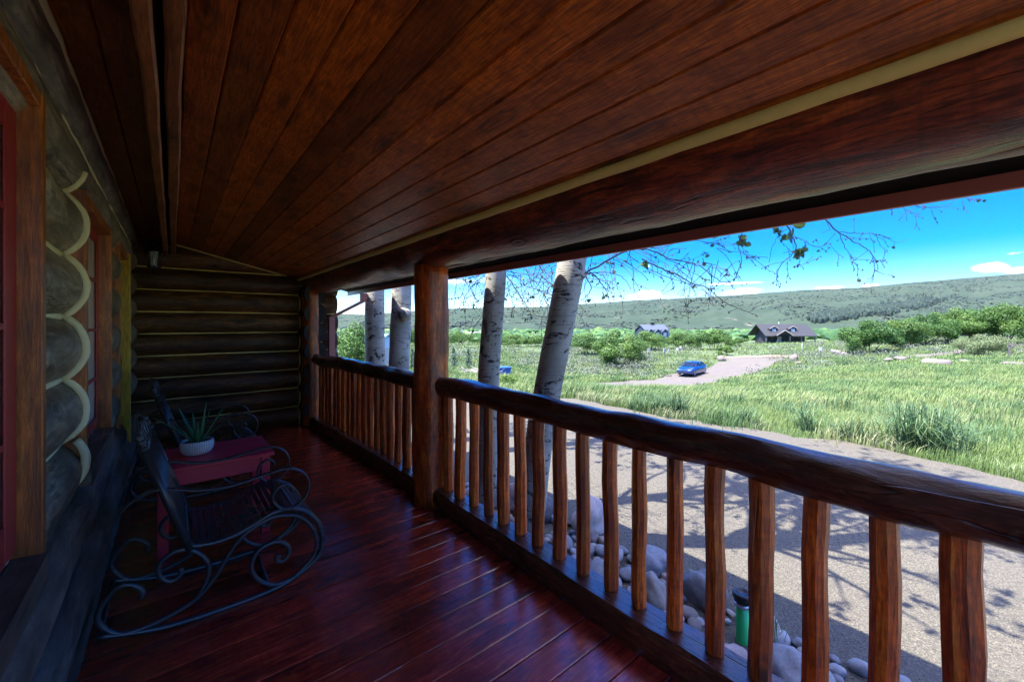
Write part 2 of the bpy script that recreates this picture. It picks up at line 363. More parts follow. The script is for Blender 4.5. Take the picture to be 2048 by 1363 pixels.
# hills
m,nt,b=newmat('hills'); k=N(nt); v=k.coord()
n1=k.noise(v,.004,7,.68); n2=k.noise(v,.035,8,.8); n3=k.noise(v,.16,6,.8)
f=k.math('ADD',k.math('MULTIPLY',n1,.30),k.math('ADD',k.math('MULTIPLY',n2,.40),k.math('MULTIPLY',n3,.30)))
col=k.ramp(f,[(.38,(0.01827,0.03601,0.02257)),(.48,(0.03313,0.05278,0.03116)),(.56,(0.04456,0.06333,0.03868)),(.68,(0.05998,0.0714,0.04567))])
pt=k.noise(k.coord((1,1,3.)),.012,6,.7); col=k.mix(k.math('MULTIPLY',k.ramp(pt,[(.64,(0,0,0)),(.70,(1,1,1))]),.6),col,(.24,.19,.145))
k.l(col,b.inputs['Base Color']); b.inputs['Roughness'].default_value=1.; b.inputs['Specular IOR Level'].default_value=.1; M['hills']=m
def stonemat(name,c1,c2):
    m,nt,b=newmat(name); k=N(nt); v=k.coord(rnd=9.); n1=k.noise(v,7.,6,.7); n2=k.noise(v,45.,3,.6)
    col=k.ramp(n1,[(.3,c1),(.7,c2)]); col=k.mix(k.math('MULTIPLY',k.ramp(n2,[(.5,(0,0,0)),(.75,(1,1,1))]),.45),col,tuple(x*.4 for x in c1))
    oi=k.n('ShaderNodeObjectInfo'); hs=k.n('ShaderNodeHueSaturation'); k.l(col,hs.inputs['Color']); k.l(k.math('ADD',k.math('MULTIPLY',oi.outputs['Random'],.7),.65),hs.inputs['Value'])
    k.l(hs.outputs[0],b.inputs['Base Color']); b.inputs['Roughness'].default_value=.8; k.bump(n2,.35,.01,b); return m
M['stone_grey']=stonemat('stone_grey',(0.1955,0.1997,0.1997),(0.34,0.3357,0.3187)); M['stone_tan']=stonemat('stone_tan',(0.238,0.1955,0.153),(0.3655,0.323,0.2635)); M['stone_dark']=stonemat('stone_dark',(0.119,0.1232,0.1275),(0.221,0.2253,0.2253))
M['stone_pink']=stonemat('stone_pink',(.30,.235,.205),(.44,.365,.325))
M['stone_field']=stonemat('stone_field',(0.1178,0.0961,0.0806),(0.1674,0.1426,0.1209))
M['green_plastic']=plain('green_plastic',(.03,.55,.14),.35,0,.08,10)
M['aloe']=leafmat('aloe',[(.035,.12,.055),(.06,.18,.085),(.09,.23,.12)],.4,.08,12.)
M['blue_car']=plain('blue_car',(.004,.036,.17),.2,.35,.05,3,coat=1.)
M['dark_glass']=plain('dark_glass',(.012,.016,.02),.06,0,.1,3)
M['tyre']=plain('tyre',(.02,.02,.02),.8); M['alloy']=plain('alloy',(.6,.6,.62),.3,.8)
M['white_paint']=plain('white_paint',(.36,.36,.34),.5,0,.1,4)
M['blue_plastic']=plain('blue_plastic',(.02,.09,.30),.45); M['blue_tarp']=plain('blue_tarp',(.02,.22,.62),.45)
M['house_dark']=plain('house_dark',(0.0315,0.028,0.0266),.75,0,.3,2); M['house_roof']=plain('house_roof',(0.021,0.0217,0.0238),.7,0,.12,1.5)
M['barn_wall']=plain('barn_wall',(.03,.045,.065),.7,0,.2,2); M['barn_roof']=plain('barn_roof',(.075,.092,.115),.45,.2,.1,1)
M['cream_trim']=plain('cream_trim',(.5,.45,.36),.6); M['win_pale']=plain('win_pale',(.35,.45,.50),.1,0,.2,.5)
M['grey_wood']=plain('grey_wood',(.13,.115,.10),.85,0,.3,6); M['pale_blue']=plain('pale_blue',(.35,.5,.58),.5,0,.1,1)
M['dead_wood']=plain('dead_wood',(.45,.40,.35),.85,0,.3,6)
# ------------------------------------------------------------------ terrain
TAB=[(500,[(0,-.6),(10,-.65),(20,-1.2),(40,-2.2),(80,-3.4),(150,-5),(400,-6)]),
     (900,[(0,-.6),(11,-.65),(20,-1.4),(40,-2.5),(80,-3.6),(150,-5),(400,-6)]),
     (1150,[(0,-.6),(11.3,-.62),(14,-.9),(25,-2.4),(45,-4.3),(60,-4.5),(80,-4.5),(150,-5),(400,-6)]),
     (1450,[(0,-.6),(8.8,-.62),(12,-.95),(25,-2.7),(45,-4.55),(65,-4.4),(80,-4.1),(110,-4.1),(150,-5),(400,-6)]),
     (1700,[(0,-.6),(7.4,-.62),(10,-.9),(25,-2.2),(45,-3.2),(60,-3.0),(80,-2.6),(110,-3.5),(150,-4.5),(400,-6)]),
     (1880,[(0,-.6),(6.3,-.62),(9,-.85),(25,-1.9),(45,-2.5),(60,-1.9),(80,-1.6),(110,-2.2),(150,-4),(400,-6)]),
     (2100,[(0,-.6),(5.3,-.62),(8,-.8),(25,-1.8),(45,-2.2),(60,-1.6),(80,-1.3),(110,-2),(150,-4),(400,-6)])]
TU=np.array([t[0] for t in TAB],float)
def terrain(x, y, rough=True):
    x=np.atleast_1d(np.asarray(x,float)); y=np.atleast_1d(np.asarray(y,float))
    d=np.hypot(x,y); ang=np.arctan2(x,y)-YAW
    ang=(ang+np.pi)%(2*np.pi)-np.pi
    ac=np.clip(ang,math.atan((500-CX)/F),math.atan((2100-CX)/F))
    u=CX+F*np.tan(ac); fw=d*np.cos(ac)
    Z=np.stack([np.interp(fw,[p[0] for p in t[1]],[p[1] for p in t[1]]) for t in TAB])
    i=np.clip(np.searchsorted(TU,u)-1,0,len(TU)-2); w=np.clip((u-TU[i])/(TU[i+1]-TU[i]),0,1); w=w*w*(3-2*w)
    j=np.arange(len(x)); z=Z[i,j]*(1-w)+Z[i+1,j]*w
    if rough:
        g=np.clip((fw-14)/30,0,1)
        z=z+g*(.12*np.sin(x*.31+1.3*np.sin(y*.17))+.10*np.sin(y*.37+1.1*np.sin(x*.23))+.05*np.sin(x*.9+y*.7))
    return z
def tz(x,y): return float(terrain(x,y)[0])
def ground_at(u, v):
    """where the sight line through a photo point meets the terrain"""
    d=ray(u,v); lo=2.
    fw=2.
    while fw<400:
        if H+d[2]*fw < tz(d[0]*fw,d[1]*fw): break
        lo=fw; fw*=1.02
    for _ in range(20):
        mid=(lo+fw)/2
        if H+d[2]*mid < tz(d[0]*mid,d[1]*mid): fw=mid
        else: lo=mid
    return Vector((d[0]*fw,d[1]*fw,tz(d[0]*fw,d[1]*fw))), fw
def spot(u, fw):
    d=ray(u,0); x,y=d[0]*fw,d[1]*fw; return Vector((x,y,tz(x,y)))
A=np.radians(np.arange(0,360,1.0)); Rr=np.concatenate([[.3],np.geomspace(1.5,3500,150)])
gx=np.outer(Rr,np.sin(A)); gy=np.outer(Rr,np.cos(A)); gz=terrain(gx.ravel(),gy.ravel())
na=len(A); ii=np.arange(len(Rr)-1)[:,None]*na; kk=np.arange(na)[None,:]
q=np.stack([ii+kk,ii+(kk+1)%na,ii+na+(kk+1)%na,ii+na+kk],-1).reshape(-1,4)[:, ::-1]
V=np.stack([gx.ravel(),gy.ravel(),gz],-1)
kind(fastmesh('ground',V,[q],M['ground'],smooth=True),'structure')
def sheet(name, near, far, mat, lift=.03, n=40, m_=10, jag=.0):
    """a strip of ground cover between two polylines (lists of (x,y)), laid on the terrain"""
    def res(L,n):
        L=np.array(L,float); s=np.concatenate([[0],np.cumsum(np.hypot(*np.diff(L,axis=0).T))]); t=np.linspace(0,s[-1],n)
        return np.stack([np.interp(t,s,L[:,0]),np.interp(t,s,L[:,1])],-1)
    a=res(near,n); b=res(far,n)
    if jag:
        for i in range(n):
            b[i,0]+=jag*mn.noise(Vector((i*.31,1.7,0)))+jag*.5*mn.noise(Vector((i*1.3,3.7,0)))
    w=np.linspace(0,1,m_)[None,:,None]; P=a[:,None,:]*(1-w)+b[:,None,:]*w
    P=P.reshape(-1,2); z=terrain(P[:,0],P[:,1])+lift
    i=np.arange(n-1)[:,None]*m_; j=np.arange(m_-1)[None,:]
    q=np.stack([i+j,i+j+1,i+m_+j+1,i+m_+j],-1).reshape(-1,4)
    ob=fastmesh(name,np.concatenate([P,z[:,None]],1),[q],mat,smooth=True)
    ob.data.flip_normals() if ob.data.polygons[0].normal.z<0 else None
    kind(ob,'structure'); return np.concatenate([a,b[::-1]])
PADE=[(9.2,-9),(8.85,-4),(8.72,-.1),(8.95,1.9),(8.75,3.6),(8.55,5.3),(8.6,7.6),(8.2,11),(7.6,16),(6.5,22)]
pad_poly=sheet('gravel_driveway',[(1.2,-9),(1.2,22)],PADE,M['gravel'],.05,160,40,.35)
sheet('bounce_gravel',[(-12,-1.5),(1.3,-1.3)],[(-12,-12),(1.3,-12)],M['gravel'],.05,40,30)  # unseen pale gravel, added to bounce daylight into the porch
G=lambda u,v:tuple(ground_at(u,v)[0][:2])
road_poly=sheet('road',[G(1150,779),G(1250,778),G(1400,773),G(1470,757),G(1520,741),G(1550,726),G(1580,717)],
    [G(1150,769),G(1250,764),G(1330,752),G(1400,741),G(1430,728),G(1450,718),G(1470,713.5)],M['road'],.06,60,12)
dirt_poly=sheet('dirt_path',[G(1448,716.5),G(1500,715.5),G(1560,715.5),G(1598,716)],[G(1455,711),G(1500,710.5),G(1560,710.5),G(1600,711)],M['dirt'],.09,30,6)
path_poly=sheet('path',[G(1800,717),G(1860,716),G(1900,711),G(1945,703)],[G(1815,712),G(1860,709),G(1900,704),G(1930,697)],M['road'],.08,30,6)
# ------------------------------------------------------------------ hills
RID=[(-400,640),(300,634),(672,627),(730,629),(833,621),(901,617),(959,615),(1093,613),(1161,608),(1280,600),(1445,592),(1601,580),(1718,575),(1834,564),(2048,546),(2300,530),(2900,520)]
us=np.concatenate([np.arange(-900,640,40),np.arange(640,2100,6),np.arange(2100,3200,40)]); ds=np.concatenate([np.linspace(380,2000,130),np.linspace(2030,3200,8)])
rv=np.interp(us,[p[0] for p in RID],[p[1] for p in RID])
hv=[];
for j,d in enumerate(ds):
    for i,u in enumerate(us):
        top=(V0-rv[i])/F*2000+H
        t=min(1,(d-380)/1620.)
        s=t**1.25
        x=(SY+(u-CX)/F*CY)*d; y=(CY-(u-CX)/F*SY)*d
        g=mn.fractal(Vector((x*.0022,y*.0022,.3)),.9,2.2,5)*34*t*(1-t)*2.4+abs(mn.noise(Vector((u*.011,d*.0006,2.))))*-46*t*(1-t)*2.2
        z=-9+(top+9)*s+g
        if d>2000: z=top-(d-2000)*.04
        z+=mn.noise(Vector((u*.05,d*.004,7.)))*2.2*t
        hv.append((x,y,z))
nu=len(us); i=np.arange(len(ds)-1)[:,None]*nu; j=np.arange(nu-1)[None,:]
q=np.stack([i+j,i+j+1,i+nu+j+1,i+nu+j],-1).reshape(-1,4)
HV=np.array(hv); hills=kind(fastmesh('hills',HV,[q],M['hills'],smooth=True),'structure')
HG=HV.reshape(len(ds),nu,3)
def hill_pt(u,d):
    i=int(np.clip(np.searchsorted(us,u)-1,0,nu-2)); j=int(np.clip(np.searchsorted(ds,d)-1,0,len(ds)-2))
    a=(u-us[i])/(us[i+1]-us[i]); b=(d-ds[j])/(ds[j+1]-ds[j])
    return (HG[j,i]*(1-a)+HG[j,i+1]*a)*(1-b)+(HG[j+1,i]*(1-a)+HG[j+1,i+1]*a)*b
# far scrub (masses nobody could count) and the dark conifer belt
ICO=None
def ico():
    global ICO
    if ICO is None:
        import bmesh
        bm=bmesh.new(); bmesh.ops.create_icosphere(bm,subdivisions=1,radius=1); bm.verts.ensure_lookup_table()
        ICO=(np.array([v.co[:] for v in bm.verts]),np.array([[v.index for v in f.verts] for f in bm.faces])); bm.free()
    return ICO
def blobs(name, P, S, mat, jitter=.35, smooth=False):
    bv,bf=ico(); n=len(P); nv=len(bv)
    V=bv[None]*(1+jitter*rng.normal(size=(n,nv,1)))*S[:,None,:]+P[:,None,:]
    Fc=bf[None]+(np.arange(n)*nv)[:,None,None]
    return fastmesh(name,V.reshape(-1,3),[Fc.reshape(-1,3)],mat,smooth=smooth,attr=np.repeat(rng.random(n),nv))
P=[];S=[]
for _ in range(22000):
    u=random.uniform(640,2120); d=380+1600*random.random()**1.1; 
    p=hill_pt(u,d)
    if mn.fractal(Vector((p[0]*.005,p[1]*.005,3.)),.8,2.1,4)+.3*random.random()<.16: continue
    s=random.uniform(1.0,3.0); P.append(p+np.array([0,0,s*.15])); S.append((s*1.3,s*1.3,s*.6))
kind(blobs('hillside_scrub',np.array(P),np.array(S),M['scrub']),'stuff','grey green scrub dotted over the hillside')
P=[];S=[]
for _ in range(5200):
    t=random.random(); u=1630+t*240+random.gauss(0,8); vv=640-t*38
    # distance on the hill whose height gives that row
    wv=6+5*mn.noise(Vector((t*9,0,1)))+3*mn.noise(Vector((t*31,0,5)))
    if random.random()>.35+.65*min(1,4*t*(1-t)) or mn.noise(Vector((t*40,vv*.1,2)))<-.35: continue
    v_t=vv+random.gauss(0,.6)*wv
    lo,hi=400,1990
    for _k in range(14):
        mid=(lo+hi)/2; p=hill_pt(u,mid); fw=p[0]*SY+p[1]*CY
        if V0-F*(p[2]-H)/fw>v_t: lo=mid
        else: hi=mid
    p=hill_pt(u,lo)
    s=random.uniform(2.2,5.2); P.append(p+np.array([0,0,s*.8])); S.append((s*.5,s*.5,s*1.2))
kind(blobs('distant_woods',np.array(P),np.array(S),M['farwood'],.2),'stuff','dark belt of conifers running up the far hillside')
# far valley bushes, one mass
P=[];S=[]
for _ in range(1500):
    u=random.uniform(640,2150); d=random.uniform(125,420)
    if 1490<u<1650 and d<150: continue
    q_=spot(u,d); s=random.uniform(1.2,2.6); P.append(np.array(q_)+np.array([0,0,s*.3])); S.append((s*1.6,s*1.6,s*.9))
kind(blobs('valley_undergrowth',np.array(P),np.array(S),M['oak'],.3),'stuff','low green brush filling the valley floor below the hills')
# ------------------------------------------------------------------ grass
from itertools import chain
def in_poly(x,y,poly):
    c=np.zeros(len(x),bool); n=len(poly); j=n-1
    for i in range(n):
        xi,yi=poly[i]; xj,yj=poly[j]
        t=((yi>y)!=(yj>y))&(x<(xj-xi)*(y-yi)/(yj-yi+1e-12)+xi); c^=t; j=i
    return c
def blades(name, X, Y, hgt, wid, mat, lean=.35, tint=None, wind=(.25,-.1), curl=1.):
    n=len(X); Z=terrain(X,Y); a=rng.random(n)*2*np.pi
    dx,dy=np.cos(a),np.sin(a); l=hgt*lean*rng.random(n)
    ox=dx*l+wind[0]*hgt; oy=dy*l+wind[1]*hgt
    sx,sy=-dy*wid/2,dx*wid/2
    b=np.stack([X,Y,Z-.02],-1); s=np.stack([sx,sy,0*sx],-1)
    mid=b+np.stack([ox*.3,oy*.3,hgt*.6],-1); tip=b+np.stack([ox*curl,oy*curl,hgt*(1-.12*curl)],-1)
    V=np.stack([b-s,b+s,mid+s*.75,mid-s*.75,tip],1).reshape(-1,3)
    k5=(np.arange(n)*5)[:,None]
    t=rng.random(n) if tint is None else tint
    return fastmesh(name,V,[k5+np.array([[0,1,2,3]]),k5+np.array([[3,2,4]])],mat,attr=np.repeat(t,5))
def lowfreq(x,y,s,o=0.):
    return .5+.25*np.sin(x*s+2.1*np.sin(y*s*.7+o)+o)+.25*np.sin(y*s*1.13+1.7*np.sin(x*s*.83-o)+2*o)
def scatter(n, u0,u1,f0,f1,power=1.):
    u=rng.uniform(u0,u1,n); t=rng.random(n)
    f=(f0**power+(f1**power-f0**power)*t)**(1/power)
    r=(u-CX)/F; x=(SY+r*CY)*f; y=(CY-r*SY)*f
    return x,y,f,u
def keep_off(x,y):
    k=~in_poly(x,y,pad_poly)
    for p in (road_poly,dirt_poly,path_poly): k&=~in_poly(x,y,p)
    return k&((x>2.)|(y>9.5))
X=[];Y=[];Hh=[];W=[];T=[]
for n,f0,f1,pw,h,w,ua,ub in ((200000,5.2,15,1.2,.27,.0085,640,2130),(150000,13,34,1.0,.42,.028,640,2130),(90000,32,75,1.0,.45,.07,640,2130),(40000,70,130,1.,.5,.16,640,2130),(50000,3.2,14,1.3,.3,.014,2130,3600),(45000,12,34,1.,.42,.035,2130,3600),(25000,32,90,1.,.48,.09,2130,3600),(30000,12,60,1.,.45,.05,250,640)):
    x,y,f,u=scatter(n,ua,ub,f0,f1,pw); ok=keep_off(x,y)
    dens=lowfreq(x,y,.9,1.)*.6+lowfreq(x,y,2.7,2.)*.4
    ok&=rng.random(n)<.35+.65*dens
    x,y,u,dens,f=x[ok],y[ok],u[ok],dens[ok],f[ok]
    X.append(x);Y.append(y);Hh.append(h*(.45+.75*dens)*rng.uniform(.6,1.25,len(x)));W.append(np.full(len(x),w)*rng.uniform(.7,1.3,len(x)))
    T.append(np.clip(lowfreq(x,y,.35,.5)*.5+lowfreq(x,y,1.6,.2)*.25+rng.random(len(x))*.25,0,1))
gen=np.random.default_rng(5)
tx,ty,tf,tu=scatter(1100,640,2130,5.6,70,1.); ok=keep_off(tx,ty); tx,ty,tf=tx[ok],ty[ok],tf[ok]
for a_ in (0,):
    nb=np.where(tf<20,80,45); ix=np.repeat(np.arange(len(tx)),nb); m_=len(ix); rr=.10+.13*gen.random(len(tx))+tf*.006
    X.append(tx[ix]+gen.normal(size=m_)*rr[ix]); Y.append(ty[ix]+gen.normal(size=m_)*rr[ix]); hh=.28+.28*gen.random(len(tx)); Hh.append(hh[ix]*gen.uniform(.6,1.2,m_)); W.append((.009+tf*.0011)[ix]*gen.uniform(.7,1.3,m_)); tt=np.where(gen.random(len(tx))<.6,.0,.85); T.append(tt[ix]+gen.random(m_)*.15)
kind(blades('grass',*[np.concatenate(a) for a in (X,Y,Hh,W)],M['grass'],.5,np.concatenate(T)),'stuff','long green meadow grass')
# pale foxtail grass along the driveway edge
pe=np.array(pad_poly[len(pad_poly)//2:][::-1]); 
X=[];Y=[]
for _ in range(9000):
    i=random.randrange(8,len(pe)-1); t=random.random(); p=pe[i]*(1-t)+pe[i+1]*t
    if mn.noise(Vector((p[1]*.9,0,4.)))<.0: continue
    X.append(p[0]+abs(random.gauss(0.05,.35))); Y.append(p[1]+random.gauss(0,.1))
X=np.array(X);Y=np.array(Y)
kind(blades('pale_grass',X,Y,rng.uniform(.15,.36,len(X)),rng.uniform(.012,.022,len(X)),M['palegrass'],.8),'stuff','pale feathery grass fringing the gravel edge')
# sagebrush belt
P=[];S=[];L=[]
def leafcloud(name, cent, rad3, n, size, mat, parent=None, seedtint=None, flat=.0, up=.3):
    """n leaf quads spread through ellipsoid lobes: cent (m,3), rad3 (m,3)"""
    cent=np.asarray(cent,float); rad3=np.asarray(rad3,float); m_=len(cent)
    wts=rad3.prod(1)**.67; idx=rng.choice(m_,n,p=wts/wts.sum())
    d=rng.normal(size=(n,3)); d/=np.linalg.norm(d,axis=1)[:,None]
    r=rng.random(n)**.28
    P=cent[idx]+d*rad3[idx]*r[:,None]*(1+.12*rng.normal(size=(n,1)))
    nrm=d+rng.normal(size=(n,3))*.7+np.array([0,0,up]); nrm/=np.linalg.norm(nrm,axis=1)[:,None]
    t=np.cross(nrm,rng.normal(size=(n,3))); t/=np.linalg.norm(t,axis=1)[:,None]; b=np.cross(nrm,t)
    s=(size*rng.uniform(.6,1.3,n))[:,None]
    V=np.stack([P-t*s*.5,P+b*s*.32,P+t*s*.55,P-b*s*.32],1).reshape(-1,3)
    k4=(np.arange(n)*4)[:,None]
    lobe=rng.random(m_)
    tint=np.repeat(np.clip(lobe[idx]*.6+rng.random(n)*.4,0,1),4)
    return fastmesh(name,V,[k4+np.array([[0,1,2,3]])],mat,parent,attr=tint)
cent=[];rd=[]
for _ in range(620):
    u=random.choice((random.uniform(1460,1740),random.uniform(1740,2120),random.uniform(1120,1300),random.uniform(880,1400)))
    f=random.uniform(46,92)
    p=spot(u,f)
    if not keep_off(np.array([p.x]),np.array([p.y]))[0]: continue
    s=random.uniform(.5,1.1); cent.append((p.x,p.y,p.z+s*.4)); rd.append((s*1.2,s*1.2,s*.65))
kind(leafcloud('sagebrush_undergrowth',cent,rd,42000,.17,M['sage']),'stuff','grey green sagebrush dotted through the meadow')
# ------------------------------------------------------------------ the porch
def line_pts(a,b,step=.12):
    a=Vector(a);b=Vector(b); n=max(2,int((b-a).length/step)+1); return [a.lerp(b,i/(n-1)) for i in range(n)]
def wob(pts, amp, s, ax=(0,1,2), f=1.6):
    return [Vector(p)+Vector([amp*mn.noise(Vector((i*.37*f+s,s*3.1+k*11.,s))) if k in ax else 0 for k in range(3)]) for i,p in enumerate(pts)]
# floor: boards across the porch
fl=MB(); w=.156; y0=-.013-w*6
for i in range(52):
    ya=y0+i*w; yb=ya+w
    if ya>6.95: break
    fl.bbox(-.6,1.845,ya+.0025,yb-.0025,-.05,0+random.uniform(-.0012,.0012),.004)
kind(fl.build('porch_floor',M['floor']),'structure')
jo=MB(); jo.box(-.6,1.835,-.95,6.9,-.62,-.055); kind(jo.build('porch_base_wall',M['fascia']),'structure')
# ceiling
def ceil_z(x): return 2.526-.247*x
cl=MB(); w=.125
for i in range(12):
    xa=.035+i*w; xb=xa+w
    g=.0035
    za,zb=ceil_z(xa),ceil_z(xb)
    d=random.uniform(-.001,.001)
    # a shallow bevel along both edges leaves a groove between boards
    prof=[(xa+.0008,za+.02),(xa+.0012,za+.009),(xa+g*2.2,za-.0005+d),(xb-g*2.2,zb+.0013+d),(xb-.0012,zb+.009),(xb-.0008,zb+.02)]
    cl.prism(prof,'y',-1.0,6.95)
for i in range(6):
    xb=-.085-i*w; xa=xb-w; za=2.545-.0*xa
    cl.prism([(xa+.001,za+.02),(xa+.001,za+.006),(xa+.006,za),(xb-.006,za),(xb-.001,za+.006),(xb-.001,za+.02)],'y',-1.0,6.95)
kind(cl.build('porch_ceiling',M['ceiling']),'structure')
roof=thing('porch_roof','dark roof over the log porch with its overhanging eave','roof',(0,1,2.6))
r=MB(); r.prism([(2.31,ceil_z(2.31)+.085),(2.31,ceil_z(2.31)+.12),(-4.5,3.75),(-4.5,3.7)],'y',-1.15,7.15); r.build('roof_slab',M['roofing'],roof)
r=MB(); r.prism([(1.93,ceil_z(1.93)+.062),(2.27,ceil_z(2.27)+.066),(2.27,ceil_z(2.27)+.08),(1.93,ceil_z(1.93)+.08)],'y',-1.0,7.1); r.build('soffit',M['fascia'],roof)
r=MB(); r.bbox(2.272,2.30,-1.15,7.12,1.973,2.09,.003); r.build('fascia_board',M['gutter'],roof)
# ridge boards
for x0,x1,z,lab in ((-.088,-.042,2.36,'rough edged brown ceiling beam on the log wall side of its pair'),(-.02,.03,2.375,'rough edged brown ceiling beam on the railing side of its pair')):
    t=thing('ceiling_beam',lab,'beam',((x0+x1)/2,1,z),'twin ceiling beams'); b=MB()
    pts=line_pts((0,-1.0,0),(0,6.78,0),.1)
    vs=[];n=len(pts)
    for i,p in enumerate(pts):
        e=.007*mn.noise(Vector((p.y*2.1,x0*50,0)))+.004*mn.noise(Vector((p.y*7,x0*50,3))); e2=.007*mn.noise(Vector((p.y*1.7,x1*50,5)))+.004*mn.noise(Vector((p.y*6,x1*50,3)))
        ez=.006*mn.noise(Vector((p.y*2.5,x1*50,9)))
        vs+=[(x0+e,p.y,2.56),(x0+e,p.y,z+ez+.008),(x0+e+.008,p.y,z+ez),(x1+e2-.008,p.y,z+ez),(x1+e2,p.y,z+ez+.008),(x1+e2,p.y,2.56)]
    fs=[(i*6+k,i*6+k+1,(i+1)*6+k+1,(i+1)*6+k) for i in range(n-1) for k in range(5)]
    b.add(vs,fs,False); b.build('timber',M['purlin'],t)
# main log beam over the railing
bm_=thing('log_beam','great dark red log beam carrying the porch ceiling above the railing','beam',(1.70,1,2.183))
b=MB(); b.tube(wob(line_pts((1.70,-1.1,2.183),(1.70,6.9,2.183),.09),.010,3.,(0,2)),.225,44,True,.10,3.,True,1.3); b.build('log',M['beam'],bm_)
b=MB(); b.tube(wob(line_pts((1.452,-1.0,2.158),(1.452,6.8,2.158),.12),.004,5.,(0,2)),.0235,8,True,.12,3.,True,.4); b.build('chinking',M['chink_gold'],bm_)
# pale strip along the underside, painting the light caught on the hewn edge
b=MB(); b.tube(wob(line_pts((1.785,-1.0,1.974),(1.785,6.4,1.974),.09),.006,8.,(0,2)),.026,10,True,.35,7.,True,2.1,sq=.4,rx=1.2); b.build('lit_edge_strip',M['dead_wood'],bm_)
# posts
def post(x,y,r0,zt,lab,seed):
    t=thing('log_post',lab,'post',(x,y,0),'log posts of the porch'); b=MB()
    b.tube(wob(line_pts((x,y,0.002),(x,y,zt),.09),.006,seed,(0,1)),[r0*(1.04-.05*i/22) for i in range(len(line_pts((x,y,0),(x,y,zt),.09)))],22,True,.05,4.,True,seed,.02)
    b.build('log',M['post'],t)
post(1.70,3.14,.142,2.0,'thick orange brown log post between the two railing bays',4.2)
post(1.60,6.62,.135,2.0,'far orange brown log post against the end log wall',9.1)
# railings
def railing(x0,ya,x1,yb,bal,lab,seed,base_y):
    t=thing('porch_railing',lab,'railing',((x0+x1)/2,(ya+yb)/2,0),'porch railings')
    X=lambda y:x0+(x1-x0)*(y-ya)/(yb-ya)
    b=MB(); pts=wob(line_pts((x0,ya,.985),(x1,yb,.985),.07),.018,seed,(0,2),.5)
    b.tube(pts,.079,18,True,.20,7.,True,seed,.05); b.build('handrail',M['rail'],t)
    b=MB(); pts=wob(line_pts((x0,ya,.075),(x1,yb,.075),.07),.012,seed+5,(0,2),.6)
    # log sawn flat on top and below
    vs=[];n=len(pts); prof=[(-.085,-.072),(-.105,-.02),(-.095,.045),(-.075,.068),(.075,.068),(.095,.045),(.105,-.02),(.085,-.072)]
    for i,p in enumerate(pts):
        for j,(a,c) in enumerate(prof): vs.append((p.x+a*(1+.12*mn.noise(Vector((p.y*2.2,j*3.,seed)))),p.y,p.z+c-(.0 if 0<j<7 else 0)))
    m8=len(prof); b.add(vs,[(i*m8+k,i*m8+(k+1)%m8,(i+1)*m8+(k+1)%m8,(i+1)*m8+k) for i in range(n-1) for k in range(m8)],False)
    b.add([vs[k] for k in range(m8)],[tuple(range(m8))]); b.add([vs[-m8+k] for k in range(m8)],[tuple(range(m8))])
    b.build('bottom_rail',M['rail'],t)
    for i,(y,r) in enumerate(bal):
        b=MB(); x=X(y)+.02; s=seed*3+i*1.7
        zs=[.135,.15,.25,.36,.47,.58,.69,.80,.90,.99]
        kx=random.uniform(-.008,.008); ky=random.uniform(-.008,.008)
        pts=[Vector((x+kx*(z-.5)+.009*mn.noise(Vector((z*3.1,s,0))),y+ky*(z-.5)+.010*mn.noise(Vector((z*3.1,s,5))),z)) for z in zs]
        rr=[r*.86,r]+[r*(1+.10*mn.noise(Vector((z*4,s,9)))) for z in zs[2:]]
        b.tube(pts,rr,9,True,0,1,False,s,.13)
        b.build('baluster',M['baluster'],t)
    return t
br=[2.941,2.756,2.568,2.384,2.216,2.037,1.862,1.679,1.501,1.32,1.149,0.964,0.786,0.615,0.445,0.261,0.09,-.09,-.27,-.45,-.63,-.8]
railing(1.72,-1.0,1.725,3.06,[(y,random.uniform(.037,.046)) for y in br],'dark log porch railing with orange balusters running from the thick post towards the viewer',2.3,0)
bl=[6.36,6.20,6.04,5.88,5.71,5.55,5.38,5.21,5.05,4.88,4.71,4.54,4.37,4.20,4.03,3.86,3.68,3.5]
railing(1.72,3.25,1.64,6.55,[(y,random.uniform(.038,.047)) for y in bl],'dark log porch railing with orange balusters between the two log posts',6.6,0)
# ------------------------------------------------------------------ the log wall of the house
wall=thing('log_wall','grey brown log house wall with pale chinking, red windows and a door','wall',(-.5,2.5,0))
LR=.168; LX=-.498
def wall_log(z,ya,yb,seed,r=LR,x=LX,mat='log_wall_y'):
    b=MB(); b.tube(wob(line_pts((x,ya,z),(x,yb,z),.12),.006,seed,(0,2)),r,26,True,.05,3.,True,seed); b.build('log',M[mat],wall)
cusp=[.075,.365,.655,.945,1.24,1.535,1.825,2.115,2.405]
cent=[-.07]+[(a+b)/2 for a,b in zip(cusp,cusp[1:])]   # -.07 .22 .51 .80 1.09 ...
segs=[(-.95,.95),(2.025,2.84),(3.985,4.76),(5.70,6.75)]
for i,z in enumerate(cent):
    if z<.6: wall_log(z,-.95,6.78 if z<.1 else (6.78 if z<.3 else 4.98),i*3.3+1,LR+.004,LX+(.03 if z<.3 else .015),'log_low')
    elif z<2.2:
        for j,(a,c) in enumerate(segs): wall_log(z,a,c,i*3.3+j*1.9)
    else: wall_log(z,-.95,6.78,i*3.3+1)
wall_log(2.50,-.95,6.78,41.,.13,LX+.05)
for i,z in enumerate(cusp):
    ss=[(-.95,6.78)] if (z<.7 or z>2.1) else segs
    for a,c in ss:
        xc=-.375 if z>2.3 else -.418
        b=MB(); b.tube(wob(line_pts((xc,a,z),(xc,c,z),.15),.003,z*7,(0,2)),.011 if z>2.3 else .021,8,True,.1,4.,True,z,rx=1.2); b.build('chinking',M['chink'],wall)
